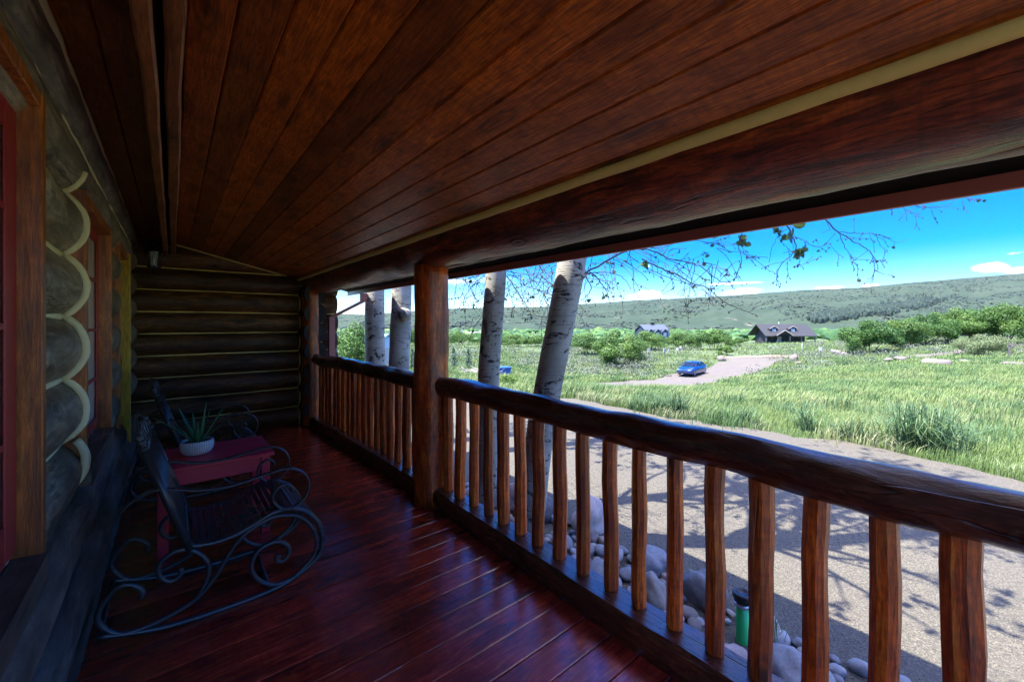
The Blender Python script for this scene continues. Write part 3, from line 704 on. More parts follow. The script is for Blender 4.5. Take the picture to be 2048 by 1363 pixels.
b=MB(); b.tube(wob(line_pts((-.315,-.95,2.530),(-.345,6.75,2.530),.12),.006,3.3,(0,2)),.019,8,True,.1,4.,True,7.); b.build('chinking',M['chink'],wall)
def scallop(y,zs,side):
    # chinking that follows the round log profiles where they butt a board
    pts=[]
    for z0,z1 in zip(zs,zs[1:]):
        zc=(z0+z1)/2; h=(z1-z0)/2
        for k in range(13):
            z=z0+(z1-z0)*k/12; x=LX+math.sqrt(max(0,(LR+.006)**2-(z-zc)**2)); pts.append((x,y,z))
    b=MB(); b.tube(wob(pts,.003,y*3),.0175,10,True,.30,14.,True,y); b.build('chinking',M['chink'],wall)
scallop(2.842,[.945,1.24,1.535,1.825,2.115],1); scallop(2.842,[.80-.06,.945],1); 
b=MB(); pts=[(LX+math.sqrt(max(0,(LR+.006)**2-(z-2.26)**2)),2.842,z) for z in (2.115,2.15,2.19,2.23)]; b.tube(pts,.0135,8); b.build('chinking',M['chink'],wall)
def window(ya,yb,z0,z1,xo,xr,nm,nz,ny,s):
    """a window box of heavy boards let into the logs, a red sash, panes and a curtain"""
    w_=MB(); t_=.045
    # far and near jambs, head; edges stand proud of the chinking
    w_.bbox(-.62,xo,yb-t_,yb,z0-.02,z1+.02,.004); jf=w_.build('window',M['trim'],wall)
    for nm_,args in (('jamb',(-.62,xo,ya,ya+t_,z0-.02,z1+.02)),('head',(-.62,xo-.004,ya+t_,yb-t_,z1-.03,z1+.018))):
        q=MB(); q.bbox(*args,.004); q.build(nm_,M['trim'],jf)
    q=MB(); q.prism([(-.62,z0+.012),(xo+.012,z0-.01),(xo+.012,z0-.10),(-.62,z0-.10)],'y',ya+t_,yb-t_); q.build('sill',M['log_low'],jf)
    # sash
    q=MB(); dq=.006
    q.bbox(xr-dq,xr,ya+t_+.002,ya+t_+s,z0+.02,z1-.032,.004); q.bbox(xr-dq,xr,yb-t_-s,yb-t_-.002,z0+.02,z1-.032,.004)
    q.bbox(xr-dq,xr-.001,ya+t_+s,yb-t_-s,z0+.02,z0+.02+s,.004); q.bbox(xr-dq,xr-.001,ya+t_+s,yb-t_-s,z1-.032-s,z1-.032,.004)
    q.build('sash',M['red_sash'],jf)
    q=MB()
    for k_ in range(1,nz):
        z=z0+.02+(z1-z0-.05)*k_/nz; q.box(xr-.0045,xr-.001,ya+t_+s,yb-t_-s,z-.009,z+.009)
    for k_ in range(1,ny):
        y=ya+(yb-ya)*k_/ny; q.box(xr-.0048,xr-.0015,y-.009,y+.009,z0+.02+s,z1-.032-s)
    q.build('glazing_bars',M['red_sash'],jf)
    q=MB(); q.add([(xr-.0066,ya+t_+s-.01,z0+.02+s),(xr-.0066,yb-t_-s+.01,z0+.02+s),(xr-.0066,yb-t_-s+.01,z1-.03-s),(xr-.0066,ya+t_+s-.01,z1-.03-s)],[(0,1,2,3)]); q.build('pane',M['glass'],jf)
    q=MB(); n=60; vs=[]
    for i in range(n):
        y=ya+.06+(yb-ya-.12)*i/(n-1); x=xr-.013+.002*math.sin(i*.9)
        vs+=[(x,y,z0),(x,y,z1)]
    q.add(vs,[(2*i,2*i+1,2*i+3,2*i+2) for i in range(n-1)],True); q.build('curtain',M['curtain'],jf)
    q=MB(); q.box(-.66,-.63,ya-.1,yb+.1,z0-.15,z1+.15); q.build('backing',M['dark_door'],jf)
window(2.86,3.965,.80,2.13,-.322,-.388,5,4,1,.065)
window(.97,2.005,.78,2.215,-.318,-.372,5,4,1,.115)
# door opening with a yellow pine jamb
d=MB(); d.bbox(-.60,-.325,5.62,5.68,.285,2.20,.004); dj=d.build('door',M['pine'],wall)
d=MB(); d.bbox(-.60,-.34,4.775,4.815,.285,2.2,.004); d.build('jamb',M['trim'],dj)
d=MB(); d.bbox(-.60,-.34,4.82,5.615,2.13,2.19,.004); d.build('head',M['trim'],dj)
d=MB(); d.bbox(-.57,-.53,4.82,5.615,.29,2.128,.005)
for z0,z1 in ((.45,1.05),(1.2,2.0)):
    for y0,y1 in ((4.93,5.18),(5.26,5.51)): d.bbox(-.531,-.52,y0,y1,z0,z1,.008)
dp=d.build('door_panel',M['dark_door'],dj)
d=MB(); d.lathe([(.0,-.07),(.02,-.068),(.028,-.05),(.02,-.03),(.01,-.025),(.01,0),(.025,.002),(.025,.008)],16,Matrix.Translation((-.52,4.9,1.12))@Matrix.Rotation(rad(-90),4,'Y')); d.build('handle',M['black_metal'],dj)
d=MB(); d.bbox(-.6,-.33,4.99,6.75,.06,.28,.01); d.build('threshold',M['dark_door'],wall)
# interior backing so that no daylight leaks through the wall
d=MB(); d.box(-.80,-.72,-.9,7.2,-.6,3.1); d.build('backing',M['fascia'],wall)
# ------------------------------------------------------------------ end log wall
ew=thing('log_wall','dark brown log end wall with yellow chinking lines closing the porch','wall',(.8,6.95,0))
EZ=[-.02]+[.255+.2795*k_ for k_ in range(8)]+[2.50]
EY=6.965
for i,(a,c) in enumerate(zip(EZ,EZ[1:])):
    z=(a+c)/2; b=MB(); xe=2.03+.03*mn.noise(Vector((i*1.7,0,0)))
    if z>2.3: xe=1.3
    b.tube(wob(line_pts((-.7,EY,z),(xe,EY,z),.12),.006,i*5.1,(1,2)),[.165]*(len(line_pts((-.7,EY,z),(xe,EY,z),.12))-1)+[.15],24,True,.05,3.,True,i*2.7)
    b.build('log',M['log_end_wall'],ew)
    b=MB(); b.tube(wob(line_pts((-.45,EY-.088,a),(1.50,EY-.088,a),.12),.004,i*3.1,(1,2)),.0105,8,True,.12,5.,True,i); b.build('chinking',M['chink_gold'],ew)
    if z<2.05:
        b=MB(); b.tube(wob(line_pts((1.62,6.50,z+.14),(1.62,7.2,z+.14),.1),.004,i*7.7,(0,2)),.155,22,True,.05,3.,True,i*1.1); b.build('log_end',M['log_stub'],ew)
        pts=[]
        for k_ in range(11):
            zz=a+(c-a)*k_/10; pts.append((1.475,EY-math.sqrt(max(0,.165**2-(zz-z)**2))-.006,zz))
        b=MB(); b.tube(pts,.008,6); b.build('chinking',M['chink_gold'],ew)
        b=MB(); b.tube([(1.85,EY-.088,a),(2.0,EY-.088,a)],.02,6); b.build('chinking',M['chink_gold'],ew)
pts=[(-.10,6.79,2.365),(-.06,6.79,2.43),(-.01,6.79,2.515),(.1,6.79,ceil_z(.1)-.012),(.8,6.79,ceil_z(.8)-.012),(1.3,6.79,ceil_z(1.3)-.012)]
b=MB(); b.tube(pts,.009,6); b.build('chinking',M['chink_gold'],ew)
b=MB(); b.box(-.8,1.98,7.1,7.16,-.6,2.9); b.build('backing',M['fascia'],ew)
# ------------------------------------------------------------------ gutter and downspout
gt=thing('rain_gutter','maroon metal rain gutter along the porch eave','gutter',(2.36,1,1.99))
g=MB(); prof=[(2.302,2.0),(2.302,2.075),(2.305,2.075),(2.305,2.003),(2.385,2.003),(2.40,2.02),(2.40,2.05),(2.425,2.07),(2.425,2.085),(2.428,2.085),(2.428,2.067),(2.404,2.047),(2.404,2.017),(2.388,2.0)]
n=len(prof); ya,yb=-1.15,7.0
g.add([(x,ya,z) for x,z in prof]+[(x,yb,z) for x,z in prof],[(i,(i+1)%n,n+(i+1)%n,n+i) for i in range(n)]); 
g.add([(2.302,yb,2.0),(2.388,yb,2.0),(2.404,yb,2.02),(2.404,yb,2.047),(2.428,yb,2.085),(2.302,yb,2.085)],[(0,1,2,3,4,5)]); g.build('channel',M['gutter'],gt)
g=MB(); path=[Vector(p) for p in ((2.36,6.62,1.984),(2.36,6.62,1.86),(1.90,6.70,1.60),(1.90,6.70,-.45))]
def sqtube(mb,path,hx,hy):
    vs=[]
    for i,p in enumerate(path):
        for a,c in ((-1,-1),(1,-1),(1,1),(-1,1)): vs.append((p.x+a*hx,p.y+c*hy,p.z))
    mb.add(vs,[(i*4+k_,i*4+(k_+1)%4,i*4+4+(k_+1)%4,i*4+4+k_) for i in range(len(path)-1) for k_ in range(4)]); mb.add(vs[:4],[(0,1,2,3)]); mb.add(vs[-4:],[(0,1,2,3)])
sqtube(g,path,.042,.036); dsp=g.build('downspout',M['gutter'],gt)
for p in ((2.36,6.59,1.95),(2.36,6.592,1.865),(1.92,6.67,1.60),(1.90,6.672,1.35)): g=MB(); g.lathe([(0,-.004),(.006,-.004),(.007,0)],8,Matrix.Translation(p)@Matrix.Rotation(rad(-90),4,'X')); g.build('screw',M['alloy'],dsp)
# ------------------------------------------------------------------ wall lantern
lt=thing('wall_lantern','black carriage lantern with clear glass beside the yellow door jamb','lantern',(-.16,6.15,2.12))
b=MB(); b.tube([(-.34,6.15,2.35),(-.30,6.15,2.42),(-.22,6.15,2.45),(-.165,6.15,2.42),(-.16,6.15,2.385)],.009,8); b.bbox(-.345,-.325,6.10,6.20,2.26,2.42,.004); b.build('bracket',M['black_metal'],lt)
T_=Matrix.Translation((-.16,6.15,0))
b=MB(); b.lathe([(.004,2.43),(.010,2.41),(.006,2.395),(.035,2.385),(.05,2.36),(.095,2.315),(.10,2.305),(.0,2.304)],6,T_,False); b.build('cap',M['black_metal'],lt)
b=MB(); b.lathe([(.080,2.303),(.056,2.15)],6,T_,False); b.build('glass',M['lamp_glass'],lt)
b=MB()
for k_ in range(6):
    a=k_*math.pi/3; b.tube([(-.16+.083*math.cos(a),6.15+.083*math.sin(a),2.303),(-.16+.059*math.cos(a),6.15+.059*math.sin(a),2.15)],.0045,5)
b.lathe([(.0,2.15),(.064,2.15),(.06,2.13),(.03,2.11),(.012,2.085),(.018,2.07),(.006,2.045),(.0,2.03)],6,T_,False); b.build('cage',M['black_metal'],lt)
b=MB(); b.lathe([(.0,2.15),(.012,2.152),(.012,2.23),(.009,2.25),(0,2.255)],10,T_); b.build('candle',M['cream_trim'],lt)
# ------------------------------------------------------------------ wrought iron rocking chairs
def smooth_path(pts, m_=5):
    P=[Vector(p) for p in pts]; out=[]
    for i in range(len(P)-1):
        p0=P[max(i-1,0)];p1=P[i];p2=P[i+1];p3=P[min(i+2,len(P)-1)]
        for k_ in range(m_):
            t=k_/m_; out.append(.5*((2*p1)+(p2-p0)*t+(2*p0-5*p1+4*p2-p3)*t*t+(3*p1-p0-3*p2+p3)*t**3))
    out.append(P[-1]); return out
S_OUT=[(0.07,0.383),(0.133,0.371),(0.199,0.369),(0.268,0.38),(0.345,0.408),(0.42,0.44),(0.491,0.448),(0.545,0.436),(0.614,0.39),(0.672,0.311),(0.694,0.218),(0.679,0.135),(0.629,0.085),(0.552,0.048),(0.491,0.026),(0.40,0.014),(0.30,0.010),(0.20,0.010),(0.08,0.013),(-0.069,0.03),(-0.264,0.085)]
S_IN=[(-0.115,0.20),(-0.113,0.236),(-0.152,0.277),(-0.196,0.283),(-0.235,0.24),(-0.26,0.19),(-0.256,0.143),(-0.222,0.091),(-0.174,0.062),(-0.10,0.055),(0.009,0.075),(0.101,0.115),(0.177,0.198),(0.227,0.283),(0.279,0.349),(0.345,0.392),(0.42,0.418),(0.491,0.414),(0.572,0.379),(0.636,0.299),(0.662,0.212),(0.643,0.129),(0.579,0.07),(0.518,0.04),(0.439,0.041),(0.376,0.082),(0.333,0.153),(0.339,0.222),(0.382,0.268),(0.452,0.277),(0.505,0.238),(0.514,0.19),(0.487,0.158),(0.458,0.166),(0.452,0.189),(0.472,0.19)]
S_BACK=[(0.029,0.288),(0.031,0.256),(-0.001,0.236),(-0.04,0.262),(-0.054,0.315),(-0.03,0.357),(0.019,0.378),(0.07,0.363),(0.117,0.316),(0.144,0.253),(0.135,0.19),(0.101,0.117)]
ARM=[(-0.19,0.62),(-0.16,0.655),(-0.12,0.68),(-0.061,0.70),(0.011,0.683),(0.106,0.655),(0.207,0.645),(0.287,0.65),(0.4,0.667),(0.50,0.677),(0.585,0.637),(0.618,0.561),(0.60,0.495),(0.552,0.453),(0.484,0.451),(0.435,0.506),(0.440,0.560),(0.484,0.592),(0.52,0.578),(0.53,0.545)]
CW=.53
def make_chair(y0,label):
    t=thing('rocking_chair',label,'rocking chair',(.2,y0+CW/2,0),'wrought iron rocking chairs')
    for y in (y0,y0+CW):
        b=MB(); b.tube([(x,y,z) for x,z in smooth_path([(a,0,c) for a,c in S_OUT]) for x,_y,z in [(x,0,z)]] if False else [(p.x,y,p.z) for p in smooth_path([(a,0,c) for a,c in S_OUT])],.0145,8)
        b.build('rocker',M['iron'],t)
        b=MB(); b.tube([(p.x,y,p.z) for p in smooth_path([(a,0,c) for a,c in S_IN])],.0125,8); b.tube([(p.x,y,p.z) for p in smooth_path([(a,0,c) for a,c in S_BACK])],.012,8)
        b.tube([(.60,y,.075),(.585,y,.09)],.012,6); b.build('side_scroll',M['iron'],t)
        b=MB(); b.tube([(p.x,y,p.z) for p in smooth_path([(a,0,c) for a,c in ARM])],.018,8,sq=.4,up=(0,0,1)); b.build('armrest',M['iron'],t)
        # back post with turned finial
        b=MB(); b.tube([(.07,y,.365),(-.105,y,.90)],.020,10)
        ax=Vector((-.105,y,.90)); Rm=Matrix.Translation(ax)@Vector((0,0,1)).rotation_difference(Vector((-.175,0,.535))).to_matrix().to_4x4()
        b.lathe([(.015,-.01),(.022,0),(.022,.008),(.012,.015),(.012,.022),(.021,.034),(.016,.046),(.010,.05),(.019,.058),(.012,.075),(.0,.082)],12,Rm); b.build('back_post',M['iron'],t)
    # backrest: slats between two rails
    def BP(y,s,off=0.): return Vector((.07-.175*s+off,y,.365+.535*s))
    b=MB()
    for s_,hh in ((.03,.012),(.97,.020)): b.tube([BP(y0,s_),BP(y0+CW,s_)],hh,8,sq=1.,rx=.5,up=(-.31,0,.95))
    n=15
    for i in range(1,n):
        y=y0+CW*i/n; b.tube([BP(y,.03,.001),BP(y,.97,.001)],.0125,6,up=(0,1,0),rx=.4)
    for i in range(1,n):
        y=y0+CW*i/n; b.lathe([(0,-.012),(.010,0),(0,.012)],6,Matrix.Translation(BP(y,.10,.008)))
    b.build('backrest',M['iron'],t)
    # crest of rings between the finials
    b=MB()
    for i in range(5):
        yc=y0+CW*(i+.5)/5; pts=[]
        for k_ in range(17):
            a=2*math.pi*k_/16; pts.append(BP(yc+.045*math.cos(a),1.06+.075*math.sin(a)+(.03 if i==2 else 0)))
        b.tube(pts,.006,6,False)
    pts=[BP(y0+CW*k_/20,1.10+.13*math.sin(math.pi*k_/20)) for k_ in range(21)]; b.tube(pts,.007,6)
    b.build('crest',M['iron'],t)
    # seat slats across, following the seat curve
    sp_=smooth_path([(a,0,c) for a,c in S_OUT[:10]],8); b=MB(); acc=0; nxt=.02; prev=sp_[0]
    for p,qn in zip(sp_,sp_[1:]):
        acc+=(qn-p).length
        if acc>=nxt:
            d=(qn-p).normalized(); ang=math.atan2(d.z,d.x)
            Mx=Matrix.Translation((qn.x,y0,qn.z+.006))@Matrix.Rotation(-ang,4,'Y')
            b.bbox(-.0115,.0115,.008,CW-.008,-.003,.003,.001,Mx); nxt+=.031
    Mx=Matrix.Translation((.665,y0,.335))@Matrix.Rotation(rad(58),4,'Y'); b.bbox(-.028,.028,.005,CW-.005,-.003,.003,.001,Mx)
    for y in (y0+.012,y0+CW-.012): b.tube([(p.x,y,p.z-.004) for p in sp_],.009,6)
    b.build('seat',M['iron'],t)
    for x,z in ((-.255,.082),(.42,.02),(.07,.37)):
        b=MB(); b.tube([(x,y0,z),(x,y0+CW,z)],.010,8); b.build('cross_bar',M['iron'],t)
    return t
make_chair(2.63,'black wrought iron scroll rocking chair in front of the red table')
make_chair(4.52,'black wrought iron scroll rocking chair behind the red table near the end wall')
# ------------------------------------------------------------------ red table and aloe
tb=thing('side_table','low dark red painted wooden table between the two rocking chairs','table',(.23,3.68,0))
b=MB(); 
for i in range(4): b.bbox(-.10,.57,3.395+i*.1425,3.395+(i+1)*.1425-.002,.552,.576,.003)
b.build('tabletop',M['red_paint'],tb)
for x0 in (-.075,.49):
    for y0_ in (3.42,3.875): b=MB(); b.bbox(x0,x0+.055,y0_,y0_+.055,.001,.55,.004); b.build('leg',M['red_paint'],tb)
for a in ((-.018,.488,3.43,3.452,.45,.55),(-.018,.488,3.90,3.922,.45,.55),(-.065,-.043,3.477,3.873,.45,.55),(.515,.537,3.477,3.873,.45,.55)):
    b=MB(); b.bbox(*a,.003); b.build('apron',M['red_paint'],tb)
px,py=.135,3.70
pt=thing('potted_aloe','spiky green aloe in a pale woven bowl standing on the red table','potted plant',(px,py,.577))
b=MB(); b.lathe([(0,.577),(.066,.577),(.084,.588),(.098,.618),(.100,.645),(.095,.672),(.090,.674),(.086,.668),(.086,.65)],40,Matrix.Translation((px,py,0))); b.build('pot',M['pot'],pt)
b=MB(); b.lathe([(0,.664),(.04,.663),(.087,.657)],24,Matrix.Translation((px,py,0))); b.build('soil',M['soil'],pt)
def aloe_leaf(az,lean,L,w,bend):
    n=12; vs=[];fs=[]
    p=Vector((px+.02*math.cos(az),py+.02*math.sin(az),.655)); ang=lean; side=Vector((-math.sin(az),math.cos(az),0))
    for i in range(n):
        t=i/(n-1); ww=w*(1-t)**.75*(1.-.25*(t<.05)); th=ww*.32
        d=Vector((math.cos(az)*math.sin(ang),math.sin(az)*math.sin(ang),math.cos(ang))); up=side.cross(d)
        for a,c in ((-1,.35),(-.5,-.55),(0,-.8),(.5,-.55),(1,.35),(.45,.15),(0,.02),(-.45,.15)): vs.append(p+side*a*ww*.5+up*(-c)*th)
        p=p+d*(L/(n-1)); ang+=bend/(n-1)
    for i in range(n-1):
        for k_ in range(8): fs.append((i*8+k_,i*8+(k_+1)%8,i*8+8+(k_+1)%8,i*8+8+k_))
    b=MB(); b.add(vs,fs,True); b.build('leaf',M['aloe'],pt)
vr=math.atan2(-SY,CY)   # direction of "right in view"
for az,lean,L,w,bend in ((vr+.2,.12,.30,.045,.05),(vr+.3,.55,.30,.04,.0),(vr-.2,.75,.33,.036,-.25),(vr+3.0,.45,.29,.042,.1),(vr+3.3,.85,.34,.036,.25),(vr+2.5,.3,.22,.04,.1),(vr-1.4,.45,.20,.045,.2),(vr+1.5,.4,.24,.04,.1),(vr+1.0,.9,.22,.03,.1),(vr-.9,.6,.22,.04,.0),(vr-2.2,.55,.18,.04,.1)):
    aloe_leaf(az,lean,L,w,bend)
# ------------------------------------------------------------------ aspens
def branch_mesh(mb, p, d, L, r, depth, tips, droop=.0, spread=.6, kink=.25):
    n=max(4,int(L/.09)); pts=[p.copy()]; q=p.copy(); dd=d.normalized(); rs=[r]
    for i in range(n):
        dd=(dd+Vector((random.gauss(0,kink),random.gauss(0,kink),random.gauss(0,kink)-droop))*.5).normalized()
        q=q+dd*(L/n); pts.append(q.copy()); rs.append(max(.002,r*(1-.8*(i+1)/n)))
        if depth>0 and i>n*.25 and random.random()<.42:
            sd=(dd+Vector((random.gauss(0,spread),random.gauss(0,spread),random.gauss(0,spread)))).normalized()
            branch_mesh(mb,q,sd,L*random.uniform(.3,.6),max(.0018,rs[-1]*.65),depth-1,tips,droop,spread,kink)
        elif random.random()<.35: tips.append((q.copy(),dd.copy()))
    tips.append((q.copy(),dd.copy()))
    mb.tube(pts,rs,5 if r<.02 else 8,False)
def leaf_tips(name,tips,mat,parent,size,n_each=2,hang=.03,round_=True):
    V=[];Fc=[];T=[]
    for p,d in tips:
        for _ in range(n_each):
            c=p+Vector((random.gauss(0,.02),random.gauss(0,.02),-abs(random.gauss(0,hang)))); s=size*random.uniform(.5,1.2)
            nrm=Vector((random.gauss(0,1),random.gauss(0,1),random.gauss(0,.7))).normalized(); t=nrm.orthogonal().normalized(); b=nrm.cross(t)
            a0=random.random()*6.28; o=len(V); k7=7
            for k_ in range(k7):
                a=a0+6.283*k_/k7; rr=s*.5*(1.25 if k_==0 else 1)
                V.append(c+t*math.cos(a)*rr+b*math.sin(a)*rr)
            Fc.append(tuple(range(o,o+k7))); T+= [random.random()]*k7
    return fastmesh(name,np.array([v[:] for v in V]),[np.array(Fc)],mat,parent,attr=np.array(T))
def aspen(label, base, path, r0, limbs, seed, lo=()):
    random.seed(seed)
    t=thing('aspen_tree',label,'tree',base,'aspens by the porch')
    pts=smooth_path(path,10); n=len(pts); zs=[p.z for p in pts]
    rs=[r0*(1.0-.055*(z-base[2])-(.0 if z<4 else .06*(z-4)))*(1+.06*math.exp(-(z-base[2])*3)) for z in zs]
    rs=[max(.02,r) for r in rs]
    b=MB(); b.tube(pts,rs,26,True,.05,5.,True,seed); tr=b.build('trunk',M['bark'],t)
    def tpt(z):
        i=min(range(n),key=lambda i:abs(zs[i]-z)); return pts[i],rs[i]
    tips=[]
    for z,az,L in limbs:
        p,r=tpt(z); b=MB()
        d=Vector((math.cos(az),math.sin(az),random.uniform(.35,.9)))
        branch_mesh(b,p+Vector((d.x,d.y,0)).normalized()*r*.7,d,L,r*.36,3,tips,.02,.7,.22); b.build('branch',M['twig'],t)
    leaf_tips('foliage',[x for x in tips if random.random()<.9],M['aspen_leaf'],t,.062,4,.07)
    return t,tr,tpt
random.seed(3)
def limbset(n,z0,z1,a0,a1,L0,L1): return [(random.uniform(z0,z1),random.uniform(a0,a1),random.uniform(L0,L1)) for _ in range(n)]
t1,tr1,_=aspen('upright aspen with dark rough bark, leftmost of the four trunks',(2.62,6.78,-.6),[(2.62,6.80,-.7),(2.615,6.784,.76),(2.615,6.784,1.98),(2.64,6.75,4.2),(2.70,6.7,7)],.178,limbset(8,3.2,6.6,-1.3,1.5,1.0,1.9),11)
t2,tr2,_=aspen('upright aspen with a big knot and black scars near its foot',(2.62,5.87,-.6),[(2.61,5.89,-.7),(2.629,5.866,.80),(2.658,5.843,2.0),(2.68,5.8,4.2),(2.72,5.7,7)],.168,limbset(8,3.0,6.6,-1.4,1.3,1.0,2.0),12)
t3,tr3,_=aspen('slim pale aspen just right of the thick log post, nearly straight',(2.75,3.77,-.6),[(2.757,3.80,-.7),(2.70,3.70,.3),(2.653,3.62,.98),(2.628,3.458,2.04),(2.64,3.3,4.2),(2.74,3.1,7.2)],.128,limbset(13,2.7,6.8,-1.7,1.3,1.0,2.3),13)
t4,tr4,_=aspen('pale aspen leaning to the right with a broken branch knot under the eave',(2.70,3.02,-.6),[(2.71,3.05,-.7),(2.668,2.86,.3),(2.645,2.68,.99),(2.621,2.376,2.04),(2.66,1.9,4.2),(2.9,1.4,7.2)],.138,limbset(17,2.6,6.9,-2.2,1.0,1.2,2.7),14)
def knot(t,parent_tr,p,d,r,seed):
    b=MB(); d=Vector(d).normalized(); p=Vector(p)
    b.tube([p-d*.05,p,p+d*.03,p+d*.055,p+d*.06],[r*1.9,r*1.45,r*1.05,r*.9,r*.35],14,True,.3,9.,True,seed); b.build('knot',M['bark'],t)
knot(t4,tr4,at(1158,547,3.50),at(1172,548,3.45)-at(1158,547,3.5),.045,2.)
knot(t2,tr2,at(812,627,6.03),at(822,622,5.95)-at(812,627,6.03),.06,5.)
# the bare hanging twigs seen against the sky, grown along their own lines at the depth of the crown
def z7(x,y): return 1100+x/2.16,340+y/2.16
def z5_(x,y): return 900+x/4.87,480+y/4.87
HANG=[ (t4,3.45,4.3,.007,[z7(155,445),z7(330,350),z7(430,345),z7(520,382),z7(600,400),z7(660,425),z7(720,470),z7(790,492),z7(850,492)]),
 (t4,3.6,4.4,.006,[z7(400,385),z7(500,432),z7(560,455),z7(610,488),z7(680,508),z7(740,560),z7(800,590),z7(858,610),z7(890,592),z7(960,570)]),
 (t4,4.0,4.6,.0065,[z7(1165,195),z7(1190,215),z7(1245,268),z7(1300,300),z7(1350,330),z7(1385,355),z7(1400,395),z7(1400,440),z7(1390,502)]),
 (t4,4.3,4.5,.004,[z7(1245,268),z7(1330,275),z7(1400,275),z7(1450,290),z7(1500,312),z7(1548,296)]),
 (t4,4.3,4.5,.0035,[z7(1250,275),z7(1275,335),z7(1300,370),z7(1315,405),z7(1340,430)]),
 (t4,4.3,4.5,.003,[z7(1400,430),z7(1430,445),z7(1478,455)]),
 (t4,4.3,4.5,.003,[z7(1408,280),z7(1425,325),z7(1458,350)]),
 (t4,3.9,4.4,.006,[z7(1010,225),z7(1030,250),z7(1055,300),z7(1062,340),z7(1040,370),z7(1005,400),z7(982,440),z7(982,480),z7(992,502)]),
 (t4,4.2,4.4,.0035,[z7(1050,290),z7(1090,300),z7(1130,325),z7(1170,330),z7(1212,315)]),
 (t4,4.2,4.4,.003,[z7(1062,340),z7(1080,390),z7(1070,410),z7(1115,400)]),
 (t4,4.2,4.4,.003,[z7(1060,235),z7(1000,270),z7(960,330),z7(945,400)]),
 (t4,4.0,4.4,.004,[z7(830,265),z7(815,330),z7(830,380),z7(815,430),z7(795,470)]),
 (t4,4.1,4.5,.004,[z7(1560,140),z7(1600,160),z7(1650,160),z7(1720,150),z7(1770,120),z7(1815,130)]),
 (t4,4.1,4.5,.003,[z7(1430,165),z7(1480,160),z7(1510,155),z7(1550,180),z7(1595,186)]),
 (t4,3.5,4.0,.006,[z5_(1310,330),z5_(1400,335),z5_(1480,430),z5_(1530,510),z5_(1560,610)]),
 (t4,3.5,3.9,.005,[z5_(1310,325),z5_(1400,320),z5_(1500,310),z5_(1600,330),z5_(1700,380),z5_(1760,470)]),
 (t4,3.5,3.8,.004,[z5_(1330,360),z5_(1370,460),z5_(1350,520),z5_(1290,580),z5_(1250,620),z5_(1320,690)]),
 (t4,3.6,3.8,.004,[z5_(1080,420),z5_(1000,440),z5_(930,500),z5_(900,560),z5_(890,590)]),
 (t4,3.6,3.8,.004,[z5_(1040,560),z5_(960,570),z5_(945,610),z5_(990,665)]),
 (t3,4.3,4.5,.006,[z5_(555,350),z5_(600,420),z5_(660,510),z5_(720,600),z5_(760,660),z5_(800,740)]),
 (t3,4.3,4.2,.004,[z5_(560,330),z5_(680,380),z5_(760,460),z5_(850,480),z5_(930,500)]),
 (t3,4.3,4.1,.004,[z5_(560,300),z5_(700,330),z5_(830,350),z5_(900,400),z5_(1000,330)]),
 (t3,4.3,4.6,.004,[z5_(340,340),z5_(240,420),z5_(180,500),z5_(140,560),z5_(122,670)]),
 (t3,4.3,4.6,.003,[z5_(335,490),z5_(250,530),z5_(160,555)]),
 (t3,4.3,4.6,.003,[z5_(320,330),z5_(220,360),z5_(120,400),z5_(60,450),z5_(40,530)]),
 (t3,4.3,4.6,.003,[z5_(315,730),z5_(270,800),z5_(200,850),z5_(130,860)]),
 (t3,4.3,4.5,.003,[z5_(560,420),z5_(580,520),z5_(610,600),z5_(630,640)])]
random.seed(21); acc={}
for tr_,f0,f1,r,pts in HANG:
    P_=smooth_path([at(u,v,f0+(f1-f0)*i/(len(pts)-1)) for i,(u,v) in enumerate(pts)],6); n=len(P_)
    b=MB(); b.tube([p+Vector([random.gauss(0,.004) for _ in range(3)]) for p in P_],[max(.0022,r*1.1*(1-.7*i/n)) for i in range(n)],6,False)
    tips=[]
    for i in range(4,n-1):
        if random.random()<.22:
            d=(P_[i+1]-P_[i]).normalized()+Vector((random.gauss(0,.7),random.gauss(0,.7),random.gauss(-.15,.6)))
            branch_mesh(b,P_[i],d,random.uniform(.06,.22),max(.0016,r*.4),1,tips,.05,.7,.3)
    tips.append((P_[-1],d if n else None)); b.build('branch',M['twig'],tr_); acc.setdefault(tr_.name,(tr_,[]))[1].extend(tips)
# extra fine twigs round the trunks under the eave
for tr_,u0,u1,v0,v1,f,cnt in ((t4,1165,1440,485,540,3.8,46),(t3,1010,1110,525,565,4.2,22),(t3,912,985,535,570,4.5,16),(t4,1060,1125,520,565,3.8,12)):
    for _ in range(cnt):
        b=MB(); tips=[]; p=at(random.uniform(u0,u1),random.uniform(v0,v1),f+random.uniform(-.2,.4))
        branch_mesh(b,p,Vector((random.gauss(.2,.5),random.gauss(-.2,.6),random.gauss(-.35,.35))),random.uniform(.2,.55),.0036,2,tips,.06,.7,.3)
        b.build('branch',M['twig'],tr_); acc[tr_.name][1].extend(tips)
for tr_,tips in acc.values():
    b=MB()
    for p,d in tips:
        if random.random()<.75:
            L=random.uniform(.012,.03); w=random.uniform(.0045,.009); q=p-Vector((random.gauss(0,.004),random.gauss(0,.004),L*.6))
            b.tube([p,p.lerp(q,.5),q],[w*.3,w,w*.35],5,False)
    cat=b.build('buds',M['catkin'],tr_); cat['kind']='stuff'
    leaf_tips('leaf_sprays',[x for x in tips if random.random()<.10],M['aspen_leaf'],tr_,.034,1,.02)
cl_=[at(1484,478,4.2),at(1490,484,4.25),at(1555,462,4.25),at(1566,470,4.25),at(1602,506,4.3),at(1598,500,4.3),at(1290,528,4.0)]
